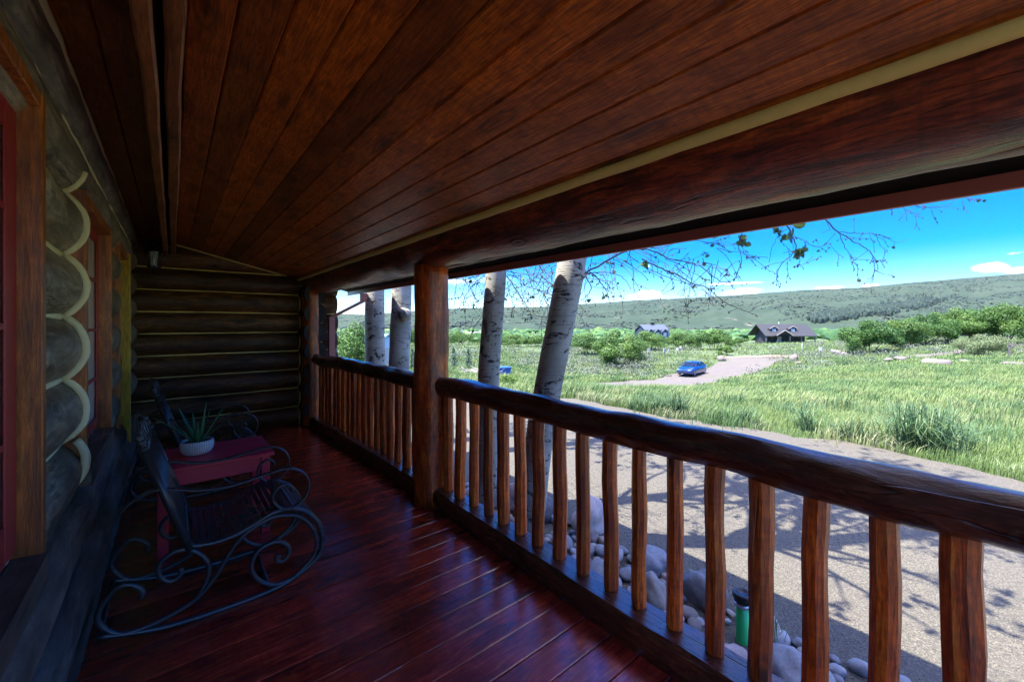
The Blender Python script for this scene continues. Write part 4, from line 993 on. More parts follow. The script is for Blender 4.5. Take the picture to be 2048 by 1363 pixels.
for p in cl_: leaf_tips('leaf_cluster',[(p+Vector([random.gauss(0,.013) for _ in range(3)]),None) for _ in range(7)],M['aspen_leaf'],t4,.05,2,.012)
# ------------------------------------------------------------------ river stones and boulders
def rock_mesh(seed, sub=3, amp=.35, flat=.7):
    import bmesh
    bm=bmesh.new(); bmesh.ops.create_icosphere(bm,subdivisions=sub,radius=1)
    for v in bm.verts:
        p=v.co.copy(); n_=mn.noise(p*.9+Vector((seed*7.1,seed,0)))*amp+mn.noise(p*2.3+Vector((seed,0,seed)))*amp*.3+mn.noise(p*6+Vector((seed,3,seed)))*amp*.07
        v.co=p*(1+n_); v.co.z*=flat
    me=bpy.data.meshes.new('river_stone'); bm.to_mesh(me); bm.free()
    for pl_ in me.polygons: pl_.use_smooth=True
    return me
rms=[]
for i,mt in enumerate(('stone_grey','stone_tan','stone_grey','stone_dark','stone_pink','stone_grey','stone_tan')):
    me=rock_mesh(i+1.3,3,.28,.68); me.materials.append(M[mt]); rms.append((me,mt))
LAB={'stone_grey':'smooth pale grey river stone in the stone bed below the railing','stone_tan':'smooth tan river stone in the stone bed below the railing','stone_dark':'smooth dark grey river stone in the stone bed below the railing','stone_pink':'smooth pinkish river stone in the stone bed below the railing'}
BZ=-.562
BIG=[('boulder','big grey boulder with a rounded top beside the green capped pipe',2.66,.74,.19,.16,.17,'stone_grey'),
     ('boulder','broad blue grey boulder behind the green capped pipe at the gravel edge',3.06,1.46,.18,.13,.14,'stone_grey'),
     ('boulder','large reddish angular boulder standing at the gravel edge',3.25,2.72,.17,.22,.21,'stone_pink'),
     ('boulder','dark flat boulder at the gravel edge below the balusters',3.12,1.95,.16,.17,.11,'stone_dark'),
     ('boulder','tan tall boulder between the two right aspens',2.98,3.55,.14,.17,.2,'stone_pink'),
     ('boulder','pale boulder with a steep face close to the porch stones',2.78,1.72,.11,.13,.12,'stone_tan'),
     ('boulder','small grey boulder standing on end near the leaning aspen',3.03,3.18,.12,.12,.17,'stone_dark')]
placed=[]
for i,(nm,lab,x,y,sx,sy_,sz,mt) in enumerate(BIG):
    me=rock_mesh(20+i*1.7,4,.42,1.); me.name='boulder'; me.materials.append(M[mt]); o=link('boulder',me); o.location=(x,y,BZ+sz*.45); o.scale=(sx,sy_,sz); o.rotation_euler=(0,0,i*1.1)
    tag(o,lab,'boulder'); placed.append((x,y,max(sx,sy_)*.9))
placed+=[(2.70,3.02,.17),(2.75,3.77,.15),(2.855,1.115,.05)]
random.seed(9); cnt=0
for tr_i in range(14000):
    if cnt>=285: break
    rr=random.choice((.11,.085,.07,.06,.05,.045,.04,.035)) if tr_i<5000 else random.uniform(.028,.05)
    y=random.uniform(.2,4.4); x=random.uniform(2.15,3.12+.25*mn.noise(Vector((y*1.3,0,3))))
    if any((x-a)**2+(y-c)**2<((rr+r_)*.86)**2 for a,c,r_ in placed): continue
    placed.append((x,y,rr)); cnt+=1
    me,mt=random.choice(rms); o=link('river_stone',me); s=rr
    o.scale=(s*random.uniform(.9,1.25),s*random.uniform(.8,1.05),s*random.uniform(.75,1.05)); o.location=(x,y,BZ+s*.38); o.rotation_euler=(random.gauss(0,.25),random.gauss(0,.25),random.uniform(0,6.28))
    tag(o,LAB[mt],'stone',LAB[mt].replace('smooth ','').replace(' stone in the',' stones in the'))
# loose chippings on the drive and grit between the stones
P=[];S=[]
for _ in range(9000):
    x=2.0+random.random()**1.2*3.6; y=random.uniform(-.1,4.8); s=random.uniform(.003,.0075); P.append((x,y,tz(x,y)+.05+s*.25)); S.append((s*1.3,s,s*.7))
kind(blobs('loose_gravel',np.array(P),np.array(S),M['pebble'],.18),'stuff','loose stone chips scattered over the driveway')
# green capped pipe
gp=thing('capped_pipe','bright green upright pipe with a round dark cap among the river stones','pipe',(2.855,1.115,BZ))
Tm=Matrix.Translation((2.855,1.115,BZ)); b=MB(); b.lathe([(.040,-.05),(.040,.295),(.0,.295)],28,Tm); b.build('tube',M['green_plastic'],gp)
b=MB(); b.lathe([(.041,.262),(.050,.265),(.052,.285),(.058,.288),(.060,.312),(.054,.322),(.040,.322),(.036,.314),(.012,.312),(0,.312)],28,Tm); b.build('cap',M['black_metal'],gp)
b=MB(); b.lathe([(.0412,.235),(.046,.237),(.046,.255),(.0412,.257)],28,Tm); b.build('collar',M['alloy'],gp)
def tuft(name,label,cat,x,y,z,n,h,w,mat,spread=.06,group=None,arch=.55):
    V=[];T=[]
    for _ in range(n):
        a=random.uniform(0,6.28); L=h*random.uniform(.5,1.1); l=random.uniform(.05,1)*arch; b0=Vector((x+random.gauss(0,spread),y+random.gauss(0,spread),z-.02)); dx,dy=math.cos(a),math.sin(a); s=Vector((-dy,dx,0))*w*.5*random.uniform(.6,1.3)
        p1=b0+Vector((dx*L*l*.25,dy*L*l*.25,L*.45)); p2=b0+Vector((dx*L*l*.75,dy*L*l*.75,L*(.85-.25*l))); p3=b0+Vector((dx*L*l*1.35,dy*L*l*1.35,L*(1.-.62*l)))
        V+= [b0-s,b0+s,p1+s*.9,p1-s*.9,p2+s*.6,p2-s*.6,p3]; T+=[random.random()]*7
    k7=(np.arange(n)*7)[:,None]
    o=fastmesh(name,np.array([v[:] for v in V])-np.array([x,y,z]),[np.concatenate([k7+np.array([[0,1,2,3]]),k7+np.array([[3,2,4,5]])]),k7+np.array([[5,4,6]])],M[mat],attr=np.array(T))
    o.location=(x,y,z); return tag(o,label,cat,group)
for u,v,f,h,n,lab in ((1387,1195,2.95,.26,16,'thin green weed growing between pale stones left of the green pipe'),(1553,1300,2.52,.20,14,'thin green weed at the foot of the big grey boulder'),(1410,1190,2.98,.2,10,'small leafy weed beside the broad blue grey boulder')):
    p,_f=ground_at(u,v); tuft('weed',lab,'weed',p.x,p.y,BZ+.02,n,h,.008,'tallgrass',.02)
CL=[(1845,905,.80,.75,700,.017,'big arching clump of dark green grass at the gravel edge, tallest on the right'),
    (1352,834,.62,.4,220,.016,'bluish green grass clump at the gravel edge above the handrail'),
    (1312,828,.5,.35,170,.015,'low bluish grass clump next to a taller one above the handrail'),
    (1612,868,.62,.3,120,.014,'upright dark grass clump halfway along the gravel edge'),
    (1705,884,.42,.35,160,.014,'low spreading grass clump left of the big arching one'),
    (1272,822,.42,.3,140,.014,'low grass clump at the gravel edge nearest the leaning aspen'),
    (1930,900,.4,.3,110,.014,'small grass clump right of the big arching one'),
    (1490,850,.4,.3,110,.014,'small grass clump at the gravel edge in line with the blue car')]
for u,v,h,sp_,n,w_,lab in CL:
    p,_f=ground_at(u,v); tuft('grass_clump',lab,'grass clump',p.x,p.y,p.z,n,h*1.25,w_,'tallgrass',sp_*.25,'tall grass clumps along the gravel edge',.85)
# ------------------------------------------------------------------ bushes, saplings
def bush(name,label,cat,u,f,w,h,n,leaf,mat,seed,group=None,lob=14,dz=0.,trunks=5):
    random.seed(seed); global rng; rng=np.random.default_rng(seed)
    p=spot(u,f)+Vector((0,0,dz)); t=thing(name,label,cat,p,group); cent=[];rd=[]
    for i in range(int(lob*1.5)):
        a=random.uniform(0,6.28); q=math.sqrt(random.random()); r=q*.40*w
        zm=h*(.86-.34*q*q); zz=h*.2+(zm-h*.2)*max(random.random(),random.random()); s=w*random.uniform(.07,.20)
        cent.append((p.x+r*math.cos(a),p.y+r*math.sin(a),p.z+zz)); rd.append((s,s,min(s*.9,h*random.uniform(.11,.17))))
    leafcloud('foliage',cent,rd,n,leaf,M[mat],t)
    b=MB()
    for i in range(trunks):
        c=Vector(random.choice(cent)); q0=p+Vector((random.gauss(0,.05*w),random.gauss(0,.05*w),-.1)); b.tube([q0,q0.lerp(c,.4)+Vector((random.gauss(0,.03*w),random.gauss(0,.03*w),0)),c],[.03*h*.5,.022*h*.5,.008],6,False)
    b.build('stem',M['stem'],t); return t
LF=1.
bush('shrub','bright yellow green leafy shrub beyond the maroon downspout','shrub',703,15,2.2,2.75,9000,.075,'oak2',1,lob=26)
bush('shrub','round green shrub standing alone left of the blue car','shrub',1243,57,7.4,5.4,21000,.18,'oak',2,lob=24)
bush('shrub','green shrub between the leaning aspen and the lone round shrub','shrub',1170,78,8.,4.3,12000,.2,'oak',3,lob=22)
bush('shrub','dense green shrub in front of the dark barn','shrub',1296,90,8.5,4.6,14000,.2,'oak',4,lob=18)
bush('shrub','broad green shrub right of the dark barn','shrub',1368,92,8.2,4.4,14000,.2,'oak',5,lob=20)
bush('shrub','tall round green shrub between the barn and the dark house','shrub',1428,86,7.6,5.,16000,.2,'oak',6,lob=22)
bush('shrub','small bright green shrub behind the pale boulder at the road end','shrub',1450,76,3.2,2.1,5000,.14,'oak2',7,lob=14)
bush('shrub','low green shrub left of the dark house','shrub',1482,98,5.5,2.2,5000,.18,'oak',8,lob=12)
for i,(u,f,w_,h_,lab) in enumerate(((925,112,9,4.2,'green shrub below the far white roof'),(985,118,11,4.0,'green shrub seen between the post and the straight aspen'),(1030,110,8,3.6,'green shrub just right of the straight aspen'),(1075,112,9,3.4,'green shrub just left of the leaning aspen'),(868,105,9,4.4,'green shrub hidden mostly by the thick post'),(818,95,7,4.2,'green shrub right of the knotted aspen'),(1125,105,8,3.8,'green shrub right behind the leaning aspen'))):
    bush('shrub',lab,'shrub',u,f,w_,h_,6500,.22,'oak',30+i,'far row of shrubs behind the aspens',18)
for i,(u,f,w_,h_,m_,lab) in enumerate(((1742,60,6.6,4.9,'oak','darker leafy oak scrub at the left end of the thicket'),(1800,64,6.4,4.9,'oak2','oak scrub second from the left end of the thicket'),(1853,66,6.6,5.4,'oak','oak scrub in the thicket with grey bare patches, left of the blue tarp'),(1905,67,6.8,6.0,'oak2','oak scrub rising above the left end of the blue tarp'),(1962,66,6.6,6.4,'oak','tall oak scrub behind the olive bush'),(2012,64,6.4,6.3,'oak2','tallest oak scrub near the right edge of the view'),(2070,62,6.8,5.8,'oak','oak scrub at the very right of the thicket'))):
    bush('oak_scrub',lab,'shrub',u,f,w_*1.15,h_*1.08,23000,.19,m_,50+i,'oak thicket on the right',26)
bush('shrub','pale olive spreading bush in front of the oak thicket','shrub',1966,48,5.4,3.1,17000,.12,'olive',70,lob=26)
bush('shrub','small reddish brown bush in the sage below the thicket','shrub',1680,60,2.2,1.2,3000,.10,'dead_wood',71,lob=10)
bush('shrub','yellow green low shrub right at the foot of the straight aspen','shrub',1018,19,1.1,.75,2600,.06,'oak2',72,lob=10)
def sapling(label,u,f,h,seed):
    random.seed(seed); p=spot(u,f); t=thing('spruce_sapling',label,'young spruce',p,'young spruces on the lawn'); V=[];T=[]
    b=MB(); b.tube([p-Vector((0,0,.05)),p+Vector((0,0,h))],[.035,.006],6,False); b.build('trunk',M['stem'],t)
    n=0; z=.05*h
    while z<h*.98:
        R=(1-z/h)**.8*h*.36+.02
        for k_ in range(13):
            a=random.uniform(0,6.28); L=R*random.uniform(.7,1.15)
            for j in range(9):
                q=j/8; c=p+Vector((math.cos(a)*L*q,math.sin(a)*L*q,z-.22*L*q+.08*L*q*q))
                d=Vector((random.gauss(0,1),random.gauss(0,1),random.gauss(0,.6))).normalized(); s=d.orthogonal().normalized()*.03*h/2; l=.075*h*(1-.4*q)
                V+=[c-s,c+s,c+d*l]; T+=[random.random()]*3; n+=1
        z+=.055*h
    fastmesh('needles',np.array([v[:] for v in V]),[np.arange(n*3).reshape(-1,3)],M['conifer'],t,attr=np.array(T))
sapling('young spruce just left of the straight aspen trunk',936,31,1.75,1); sapling('young spruce right beside the thick log post',907,31,1.8,2); sapling('young spruce between the knotted aspen and the log post',824,31,1.7,3)
# ------------------------------------------------------------------ things out on the land
def stone_at(label,u,v,wpx,hpx,mt,seed,dep=.8,name='boulder',group=None):
    p,f=ground_at(u,v); me=rock_mesh(seed,3,.4,1.); me.materials.append(M[mt]); o=link(name,me); w_=wpx/F*f/2; h_=hpx/F*f/2
    o.location=(p.x,p.y,p.z+h_*.75); o.scale=(w_,w_*dep,h_*1.1); o.rotation_euler=(0,0,seed); tag(o,label,'boulder',group); return o
stone_at('pale angular boulder at the left corner of the road end',1444,722,17,12,'stone_field',3.1)
stone_at('tan boulder at the right corner of the road end',1587,722,17,15,'stone_field',4.2)
stone_at('low tan rock below the boulder at the right corner of the road end',1598,728,12,6,'stone_field',4.9)
stone_at('large pinkish flat boulder in the grass left of the olive bush',1876,730,46,15,'stone_field',5.3)
stone_at('white rounded boulder beside the dirt path',1802,720,24,9,'stone_field',6.4)
stone_at('small whitish boulder left of the rounded one by the dirt path',1776,722,16,7,'stone_field',6.9)
stone_at('grey boulder half hidden in grass at the right edge of the view',2030,731,40,9,'stone_field',7.7)
stone_at('small tan rock in the grass between the flat boulder and the right edge',1928,724,14,6,'stone_field',7.9)
for i,(u,v,w_) in enumerate(((1338,753,10),(1322,754,8),(1256,758,9),(1300,757,6),(1370,737,6))):
    stone_at(['pale rock on the road verge just left of the blue car','small pale rock left of the car beside a larger one','pale rock on the road verge below the lone round shrub','tiny pale rock on the verge between the shrub and the car','tiny pale rock on the verge behind the blue car'][i],u,v,w_,5,'stone_field',8+i*.7)
def local(name,label,cat,u,f,yaw,z=None,group=None):
    """an Empty to build on at the origin; settle() then moves it to its place"""
    t=thing(name,label,cat,(0,0,0),group); p=spot(u,f); 
    if z is not None: p.z=z
    return t,(p,yaw)
def settle(t,place):
    p,yaw=place; base=-YAW   # local +x = right in view, +y = away, when yaw is 0
    az=math.atan2(p.x,p.y)
    t.location=p; t.rotation_euler=(0,0,-az+yaw)
# blue saloon car
t,pl=local('parked_car','blue four door saloon car parked on the road verge','car',1384,47,0)
def loft(secs, mb, smooth=True):
    n=len(secs[0]); vs=[p for s_ in secs for p in s_]
    mb.add(vs,[(i*n+k_,i*n+(k_+1)%n,(i+1)*n+(k_+1)%n,(i+1)*n+k_) for i in range(len(secs)-1) for k_ in range(n)],smooth)
    mb.add(secs[0],[tuple(range(n))]); mb.add(secs[-1],[tuple(range(n))])
def csec(x,w,zb,zt,tum=.06): return [(x,-w,zb+.08),(x,-w-.01,(zb+zt)/2),(x,-w+tum,zt-.06),(x,-w+tum+.12,zt),(x,w-tum-.12,zt),(x,w-tum,zt-.06),(x,w+.01,(zb+zt)/2),(x,w,zb+.08),(x,w-.1,zb),(x,-w+.1,zb)]
b=MB(); loft([csec(2.32,.62,.32,.60,.05),csec(2.2,.78,.24,.70),csec(1.9,.86,.2,.80),csec(1.3,.89,.19,.90),csec(.9,.90,.18,.96),csec(0,.90,.18,.98),csec(-1.2,.90,.18,1.0),csec(-1.8,.88,.2,1.02),csec(-2.2,.82,.28,1.0),csec(-2.33,.74,.36,.86,.05)],b); b.build('body',M['blue_car'],t)
def gsec(x,w,zb,zt): return [(x,-w-.0,zb),(x,-w+.16,zt),(x,w-.16,zt),(x,w,zb)]
b=MB(); loft([gsec(.98,.74,.93,.96),gsec(.25,.79,.95,1.38),gsec(-.3,.80,.95,1.43),gsec(-1.0,.79,.96,1.40),gsec(-1.85,.74,.98,1.04)],b,False); b.build('windows',M['dark_glass'],t)
b=MB()
def rsec(x,w,z): return [(x,-w,z-.05),(x,-w+.05,z),(x,w-.05,z),(x,w,z-.05)]
loft([rsec(.22,.66,1.405),rsec(-.3,.675,1.452),rsec(-1.05,.66,1.42)],b); 
for s_ in (-1,1):
    b.tube([(.98,s_*.755,.95),(.24,s_*.665,1.39)],.03,6); b.tube([(-1.05,s_*.665,1.40),(-1.85,s_*.76,1.01)],.045,6); b.tube([(-.32,s_*.81,.96),(-.32,s_*.67,1.42)],.03,6)
b.build('roof',M['blue_car'],t)
for x in (1.42,-1.33):
    for s_ in (-1,1):
        Mw=Matrix.Translation((x,s_*.80,.325))@Matrix.Rotation(rad(90*s_),4,'X')
        b=MB(); b.lathe([(.20,-.1),(.31,-.1),(.325,-.08),(.325,.06),(.31,.085),(.22,.085)],24,Mw); wt=b.build('wheel',M['tyre'],t)
        b=MB(); b.lathe([(.225,-.09),(.225,-.06),(.19,-.075),(.05,-.05),(0,-.05)],20,Matrix.Translation((x,s_*.80,.325))@Matrix.Rotation(rad(-90*s_),4,'X')@Matrix.Scale(-1,4,(0,0,1))); 
        for k_ in range(5):
            a=k_*1.2566; b.tube([(x+.05*math.cos(a),s_*.878,.325+.05*math.sin(a)),(x+.2*math.cos(a),s_*.882,.325+.2*math.sin(a))],.022,5)
        b.build('rim',M['alloy'],wt)
for s_ in (-1,1):
    b=MB(); b.bbox(2.12,2.26,min(s_*.48,s_*.76),max(s_*.48,s_*.76),.60,.685,.02); b.build('headlight',M['win_pale'],t)
    b=MB(); b.bbox(.72,.86,min(s_*.86,s_*1.0),max(s_*.86,s_*1.0),.95,1.07,.03); b.build('mirror',M['blue_car'],t)
b=MB(); b.bbox(2.25,2.335,-.5,.5,.36,.47,.02); b.build('grille',M['tyre'],t)
# nose towards the viewer and to the left
pl[0].z+=.06; settle(t,(pl[0],rad(-90-22)))
def gable_roof(mb,x0,x1,y0,y1,ze,zr,th=.2,oh=.5,axis='x'):
    if axis=='x':
        ym=(y0+y1)/2; sl_=(zr-ze)/(ym-y0); a=y0-oh; c=y1+oh; za=ze-oh*sl_
        mb.prism([(a,za),(ym,zr),(c,za),(c,za+th),(ym,zr+th*1.2),(a,za+th)],'x',x0-oh,x1+oh)
    else:
        xm=(x0+x1)/2; sl_=(zr-ze)/(xm-x0); a=x0-oh; c=x1+oh; za=ze-oh*sl_
        mb.prism([(a,za),(xm,zr),(c,za),(c,za+th),(xm,zr+th*1.2),(a,za+th)],'y',y0-oh,y1+oh)
# dark timber house
t,pl=local('timber_house','dark timber house with a grey gable roof and two dormers','house',1581,112,0)
b=MB(); b.box(-5.4,4.6,1.6,9.4,-.6,2.5); b.prism([(1.6,2.5),(9.4,2.5),(5.5,5.2)],'x',-5.2,4.4); b.build('wall',M['house_dark'],t)
b=MB(); gable_roof(b,-6.3,6.6,.2,10.8,2.35,5.6,.22,.55); rf=b.build('roof',M['house_roof'],t)
for x in (-3.5,1.6):
    b=MB(); b.box(x-.95,x+.95,1.9,4.8,3.2,4.5); b.prism([(x-.95,4.5),(x+.95,4.5),(x,5.05)],'y',1.9,5.); dm=b.build('dormer',M['house_dark'],t)
    b=MB(); gable_roof(b,x-.95,x+.95,2.0,5.2,4.5,5.1,.14,.3,'y'); b.build('dormer_roof',M['house_roof'],dm)
    b=MB(); xm=x
    for s_ in (-1,1): b.prism([(x,5.12),(x+s_*1.3,4.28),(x+s_*1.3,4.42),(x,5.27)],'y',1.62,1.69)
    b.build('barge_board',M['cream_trim'],dm)
    b=MB(); b.bbox(x-.5,x+.5,1.84,1.9,3.5,4.4,.02); b.build('window',M['win_pale'],dm)
b=MB(); b.prism([(-3.9,2.55),(-.5,2.55),(-2.2,3.75)],'y',-.9,1.0); b.build('porch_gable',M['house_dark'],t)
b=MB(); gable_roof(b,-4.1,-.3,-1.2,3.,2.5,3.85,.16,.3,'y'); b.build('porch_roof',M['house_roof'],t)
b=MB()
for s_ in (-1,1): b.prism([(-2.2,3.9),(-2.2+s_*2.25,2.3),(-2.2+s_*2.25,2.46),(-2.2,4.08)],'y',-1.62,-1.55)
b.build('barge_board',M['cream_trim'],t)
for x,y in ((-3.8,-.9),(-.6,-.9),(-6.4,.2),(3.0,.2),(6.6,.2),(6.6,5.5),(6.6,10.4)):
    b=MB(); b.tube([(x,y,-.6),(x,y,2.4)],.17,8); b.build('post',M['grey_wood'],t)
b=MB(); b.bbox(-2.7,-1.7,1.5,1.6,0,2.1,.03); b.build('door',M['cream_trim'],t)
for x in (-4.6,.6,2.2,3.6): b=MB(); b.bbox(x-.45,x+.45,1.53,1.59,.9,2.0,.02); b.build('window',M['dark_glass'],t)
b=MB(); b.bbox(4.41,4.48,4.6,5.4,3.2,4.1,.02); b.build('window',M['win_pale'],t)
b=MB(); b.tube([(-.5,5.5,5.5),(-.5,5.5,6.4)],.12,8); b.build('chimney',M['alloy'],t)
settle(t,(pl[0],rad(27))); t.scale=(.95,.95,.88)
# dark barn with a gambrel roof
t,pl=local('gambrel_barn','blue grey barn house with a gambrel roof and three dormers','barn',1316,116,0)
zk=3.4;gam=[(0,2.6),(.55,5.2),(3.2,6.6),(5.85,5.2),(6.4,2.6)]
b=MB(); b.box(-3.6,3.6,.12,6.28,-1.5,2.6); b.prism([(.12,2.6),(.62,5.1),(3.2,6.45),(5.78,5.1),(6.28,2.6)],'x',-3.55,3.55); b.build('wall',M['barn_wall'],t)
b=MB(); out=[(-.3,2.45),(.45,5.28),(3.2,6.78),(5.95,5.28),(6.7,2.45)]; inn=[(6.5,2.5),(5.8,5.15),(3.2,6.58),(.6,5.15),(-.1,2.5)]; b.prism(out+inn,'x',-3.85,3.85); b.build('roof',M['barn_roof'],t)
for x in (-2.3,-.1,2.1):
    b=MB(); b.box(x-.75,x+.75,-.12,2.2,3.0,4.7); b.prism([(x-.75,4.7),(x+.75,4.7),(x,5.35)],'y',-.12,2.4); dm=b.build('dormer',M['barn_wall'],t)
    b=MB(); gable_roof(b,x-.75,x+.75,-.1,2.4,4.7,5.4,.12,.2,'y'); b.build('dormer_roof',M['barn_roof'],dm)
    b=MB(); b.bbox(x-.48,x+.48,-.18,-.12,3.3,4.5,.02); b.build('window',M['win_pale'],dm)
for y in (1.9,4.3): b=MB(); b.bbox(3.61,3.67,y-.4,y+.4,3.3,4.6,.02); b.build('window',M['win_pale'],t)
b=MB(); b.bbox(-.3,.7,2.9,3.6,6.3,7.4,.04); b.build('chimney',M['tyre'],t)
pl[0].z=-5.5; settle(t,(pl[0],rad(32)))
# far white roof and the pale blue shed
t,pl=local('white_roofed_house','far low house with a white roof beyond the shrubs','house',942,215,0)
b=MB(); b.box(-6,6,0,8,-3,2.5); b.prism([(0,2.5),(8,2.5),(4,4.)],'x',-5.8,5.8); b.build('wall',M['house_dark'],t)
b=MB(); gable_roof(b,-6,6,0,8,2.5,4.2,.2,.5); b.build('roof',M['white_paint'],t)
b=MB(); b.bbox(-4.2,-3.4,3,3.8,3.5,5.2,.05); b.build('chimney',M['white_paint'],t)
pl[0].z=-7.2; settle(t,(pl[0],rad(15)))
t,pl=local('garden_shed','pale blue shed seen between the two left aspens','shed',776,34,0)
b=MB(); b.box(-1.2,1.2,0,1.8,-.3,1.9); b.prism([(-1.2,1.9),(1.2,1.9),(0,2.7)],'y',0.01,1.79); b.build('wall',M['pale_blue'],t)
b=MB(); gable_roof(b,-1.2,1.2,0,1.8,1.9,2.75,.08,.15,'y'); b.build('roof',M['pale_blue'],t)
b=MB(); b.bbox(-.4,.4,-.04,0,0,1.7,.02); b.build('door',M['white_paint'],t)
settle(t,(pl[0],rad(20)))
# blue bin, brush pile
t,pl=local('storage_bin','blue plastic bin with a lid behind the straight aspen','bin',1006,30,0)
b=MB(); b.prism([(-.42,0),(.42,0),(.5,.55),(-.5,.55)],'y',-.3,.3); b.build('body',M['blue_plastic'],t)
b=MB(); b.bbox(-.55,.55,-.35,.35,.552,.66,.03); b.build('lid',M['blue_plastic'],t); settle(t,(pl[0],rad(25)))
t,pl=local('brush_pile','pile of bare dead branches on the lawn','brush pile',947,27,0); random.seed(5); b=MB()
for _ in range(70):
    a=random.uniform(0,6.28); p=Vector((random.gauss(0,.55),random.gauss(0,.3),random.uniform(.02,.3))); d=Vector((math.cos(a),math.sin(a)*.6,random.uniform(-.2,.5)))
    b.tube([p,p+d*.4,p+d*.7+Vector((0,0,random.gauss(0,.06)))],[.022,.016,.006],5,False)
o=b.build('sticks',M['dead_wood'],t); o['kind']='stuff'; settle(t,(pl[0],0))
# utility markers and posts
def marker(label,u,v,h,seed,name='marker_post',box=True):
    p,f=ground_at(u,v); t=thing(name,label,'marker post',(0,0,0),'marker posts by the road'); b=MB(); b.bbox(-.04,.04,-.04,.04,-.1,h*.7,.006); b.build('post',M['grey_wood'],t)
    b=MB(); b.bbox(-.22,.22,-.10,.06,h*.62,h,.02); b.build('box',M['white_paint'],t); settle(t,((p),rad(seed*20)))
marker('white box on a tall post nearest the lone round shrub',1297,717,1.75,1); marker('white box on a post, second from the lone round shrub',1329,716,1.6,2)
marker('white box on a short post, middle of the row beyond the car',1338,710,1.1,3); marker('white box on a post, second from right in the row beyond the car',1355,710,1.25,-1); marker('slim white box on a post, right end of the row beyond the car',1361,705,1.3,0)
marker('white sign box standing alone in the sage near the dark house',1641,713,1.35,1)
p,f=ground_at(1604,712); t=thing('white_pole','thin white pole above the tan boulder at the road end','pole',(p.x,p.y,p.z)); b=MB(); b.tube([(p.x,p.y,p.z-.1),(p.x,p.y,p.z+2.0)],.035,8); b.build('shaft',M['white_paint'],t); b=MB(); b.lathe([(0,0),(.06,0),(.06,.05),(0,.07)],8,Matrix.Translation((p.x,p.y,p.z+2.0))); b.build('cap',M['white_paint'],t)
t,pl=local('gate_frame','weathered timber gate frame by the olive bush at the right edge','gate frame',2026,44,0)
for x in (-.25,1.6): b=MB(); b.bbox(x-.07,x+.07,-.07,.07,-.2,1.7,.01); b.build('post',M['grey_wood'],t)
b=MB(); b.bbox(-.33,1.7,-.11,-.075,1.42,1.55,.01); b.build('rail',M['grey_wood'],t); b=MB(); b.tube([(-.2,-.10,1.4),(1.5,-.10,.6)],.05,6); b.build('brace',M['grey_wood'],t); settle(t,(pl[0],rad(15)))
t,pl=local('covered_trailer','something low under a bright blue cover inside the oak thicket','trailer',1925,68.5,0,)
b=MB(); b.prism([(-2.2,1.6),(2.2,1.6),(2.1,2.0),(1.2,2.25),(-1.5,2.25),(-2.2,2.0)],'y',-1,1); b.build('cover',M['blue_tarp'],t); b=MB(); b.bbox(-2.1,2.1,-.95,.95,.5,1.595,.05); b.build('body',M['white_paint'],t)
for x in (-.9,.9): b=MB(); b.lathe([(0,-.1),(.34,-.1),(.34,.1),(0,.1)],16,Matrix.Translation((x,-1.05,.34))@Matrix.Rotation(rad(90),4,'X')); b.build('wheel',M['tyre'],t)
settle(t,(pl[0]+Vector((0,0,.5)),rad(5)))
# ------------------------------------------------------------------ camera, light, sky
cam=bpy.data.cameras.new('camera'); co=bpy.data.objects.new('camera',cam); C.objects.link(co)
cam.sensor_width=36; cam.lens=36*F/2048; cam.clip_start=.02; cam.clip_end=12000
cam.shift_y=-(681.5-V0)/2048
fwd=Vector((SY,CY,0)); co.location=(0,0,H); co.rotation_euler=fwd.to_track_quat('-Z','Y').to_euler()
bpy.context.scene.camera=co
sd=Vector((-.43,.15,1.)).normalized()   # towards the sun
el=math.asin(sd.z); az=math.atan2(sd.x,sd.y)
sl=bpy.data.lights.new('sun','SUN'); sl.energy=3.2; sl.angle=rad(.55); sl.color=(1.,.955,.89)
so=bpy.data.objects.new('sun',sl); C.objects.link(so); so.rotation_euler=sd.to_track_quat('Z','Y').to_euler(); so.location=(-20,8,40)
W=bpy.data.worlds.new('World'); bpy.context.scene.world=W; W.use_nodes=True; nt=W.node_tree; k=N(nt)
bg=nt.nodes['Background']; sky=k.n('ShaderNodeTexSky',sky_type='NISHITA'); sky.sun_disc=False; sky.sun_elevation=el; sky.sun_rotation=az; sky.altitude=2000; sky.air_density=1.; sky.dust_density=.12; sky.ozone_density=2.5
hs=k.n('ShaderNodeHueSaturation'); hs.inputs['Saturation'].default_value=1.7; hs.inputs['Value'].default_value=.56; hs.inputs['Hue'].default_value=.515
k.l(sky.outputs[0],hs.inputs['Color'])
tc=k.n('ShaderNodeTexCoord'); sp=k.n('ShaderNodeSeparateXYZ'); k.l(tc.outputs['Generated'],sp.inputs[0])
azn=k.math('ARCTAN2',sp.outputs[0],sp.outputs[1]); eln=k.math('ARCSINE',sp.outputs[2])
cb=k.n('ShaderNodeCombineXYZ'); k.l(azn,cb.inputs[0]); k.l(k.math('MULTIPLY',eln,2.2),cb.inputs[1])
nz=k.noise(cb.outputs[0],26.,6,.6); nz2=k.noise(cb.outputs[0],7.,5,.6)
tot=None
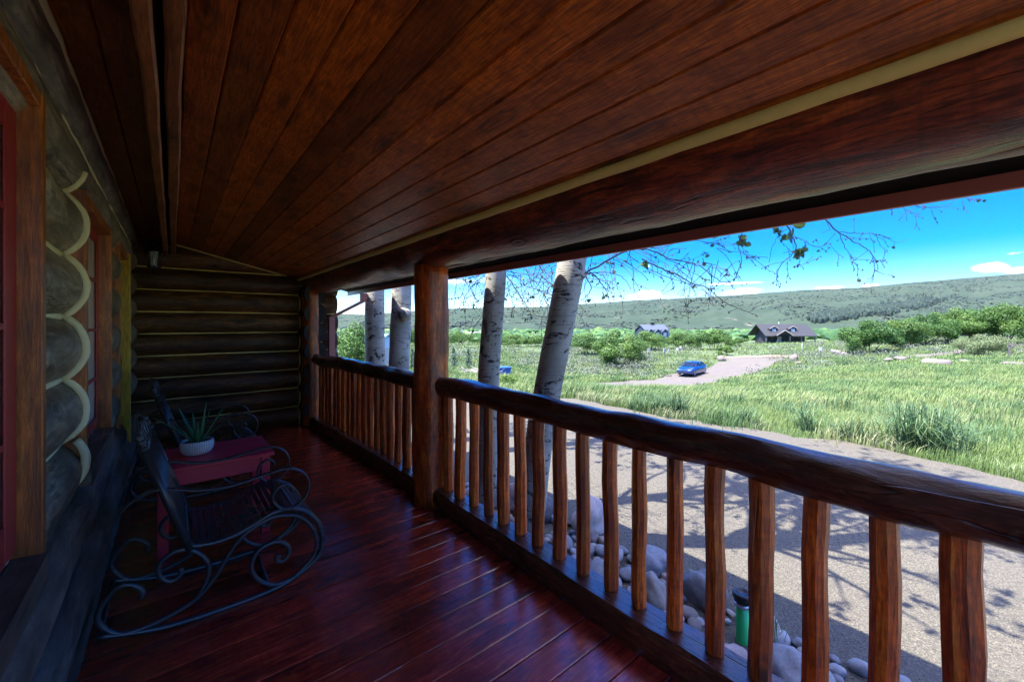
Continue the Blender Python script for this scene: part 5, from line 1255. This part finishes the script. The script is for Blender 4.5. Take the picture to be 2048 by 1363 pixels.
for u,v,wu,hv_ in ((1985,536,46,13),(2040,541,38,9),(2120,500,90,22),(1300,586,26,8),(1290,592,40,7),(1490,583,40,8),(1470,566,60,3),(1655,576,40,5),(1742,571,20,4),(850,560,260,14),(1900,575,200,5)):
    r_=(u-CX)/F; a0=YAW+math.atan(r_); e0=math.atan((V0-v)/F*math.cos(math.atan(r_)))
    wa=wu/F*math.cos(math.atan(r_))**2; he=hv_/F*math.cos(math.atan(r_))
    dx=k.math('DIVIDE',k.math('SUBTRACT',azn,a0),wa); dy=k.math('DIVIDE',k.math('SUBTRACT',eln,e0),he)
    dd=k.math('SUBTRACT',1.,k.math('SQRT',k.math('ADD',k.math('MULTIPLY',dx,dx),k.math('MULTIPLY',dy,dy))))
    m_=k.math('ADD',dd,k.math('MULTIPLY',k.math('SUBTRACT',nz,.5),2.2))
    if wu>150: m_=k.math('MULTIPLY',m_,.35)
    tot=m_ if tot is None else k.math('MAXIMUM',tot,m_)
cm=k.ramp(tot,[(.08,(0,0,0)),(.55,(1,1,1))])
ov=k.noise(tc.outputs['Generated'],3.2,6,.6); om=k.math('MULTIPLY',k.ramp(ov,[(.44,(0,0,0)),(.60,(1,1,1))]),k.ramp(sp.outputs[2],[(.46,(0,0,0)),(.66,(1,1,1))]))  # bright clouds overhead, out of view, added to fill the porch shade
lit=k.mix(om,k.mix(1.,hs.outputs[0],k.ramp(sp.outputs[2],[(.27,(1,1,1)),(.42,(2.2,2.9,3.9))]),'MULTIPLY'),(8.2,7.9,7.8))  # sky above the view is brightened too, for fill and blue deck sheen
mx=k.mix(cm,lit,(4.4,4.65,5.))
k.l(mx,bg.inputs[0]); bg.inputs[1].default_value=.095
# thin summer air between here and the hills
HZ=MB(); HZ.box(-3700,3700,-3700,3700,-14,345); hz=HZ.build('haze',None); kind(hz,'stuff','thin pale air over the valley')
hm=bpy.data.materials.new('haze'); hm.use_nodes=True; hn=hm.node_tree; hn.nodes.remove(hn.nodes['Principled BSDF'])
pv=hn.nodes.new('ShaderNodeVolumePrincipled'); pv.inputs['Color'].default_value=(.80,.88,1,1); pv.inputs['Density'].default_value=.000013
hn.links.new(pv.outputs[0],hn.nodes['Material Output'].inputs['Volume']); hz.data.materials.append(hm)
sc=bpy.context.scene
sc.view_settings.view_transform='Standard'; sc.view_settings.look='None'; sc.view_settings.exposure=2.62; sc.view_settings.gamma=1
sc.render.engine='CYCLES'; sc.cycles.use_denoising=True; sc.cycles.denoising_prefilter='NONE'; sc.cycles.max_bounces=10; sc.cycles.diffuse_bounces=6; sc.cycles.glossy_bounces=4; sc.cycles.transmission_bounces=8; sc.cycles.transparent_max_bounces=8
sc.cycles.sample_clamp_indirect=6.; sc.cycles.caustics_reflective=False; sc.cycles.caustics_refractive=False
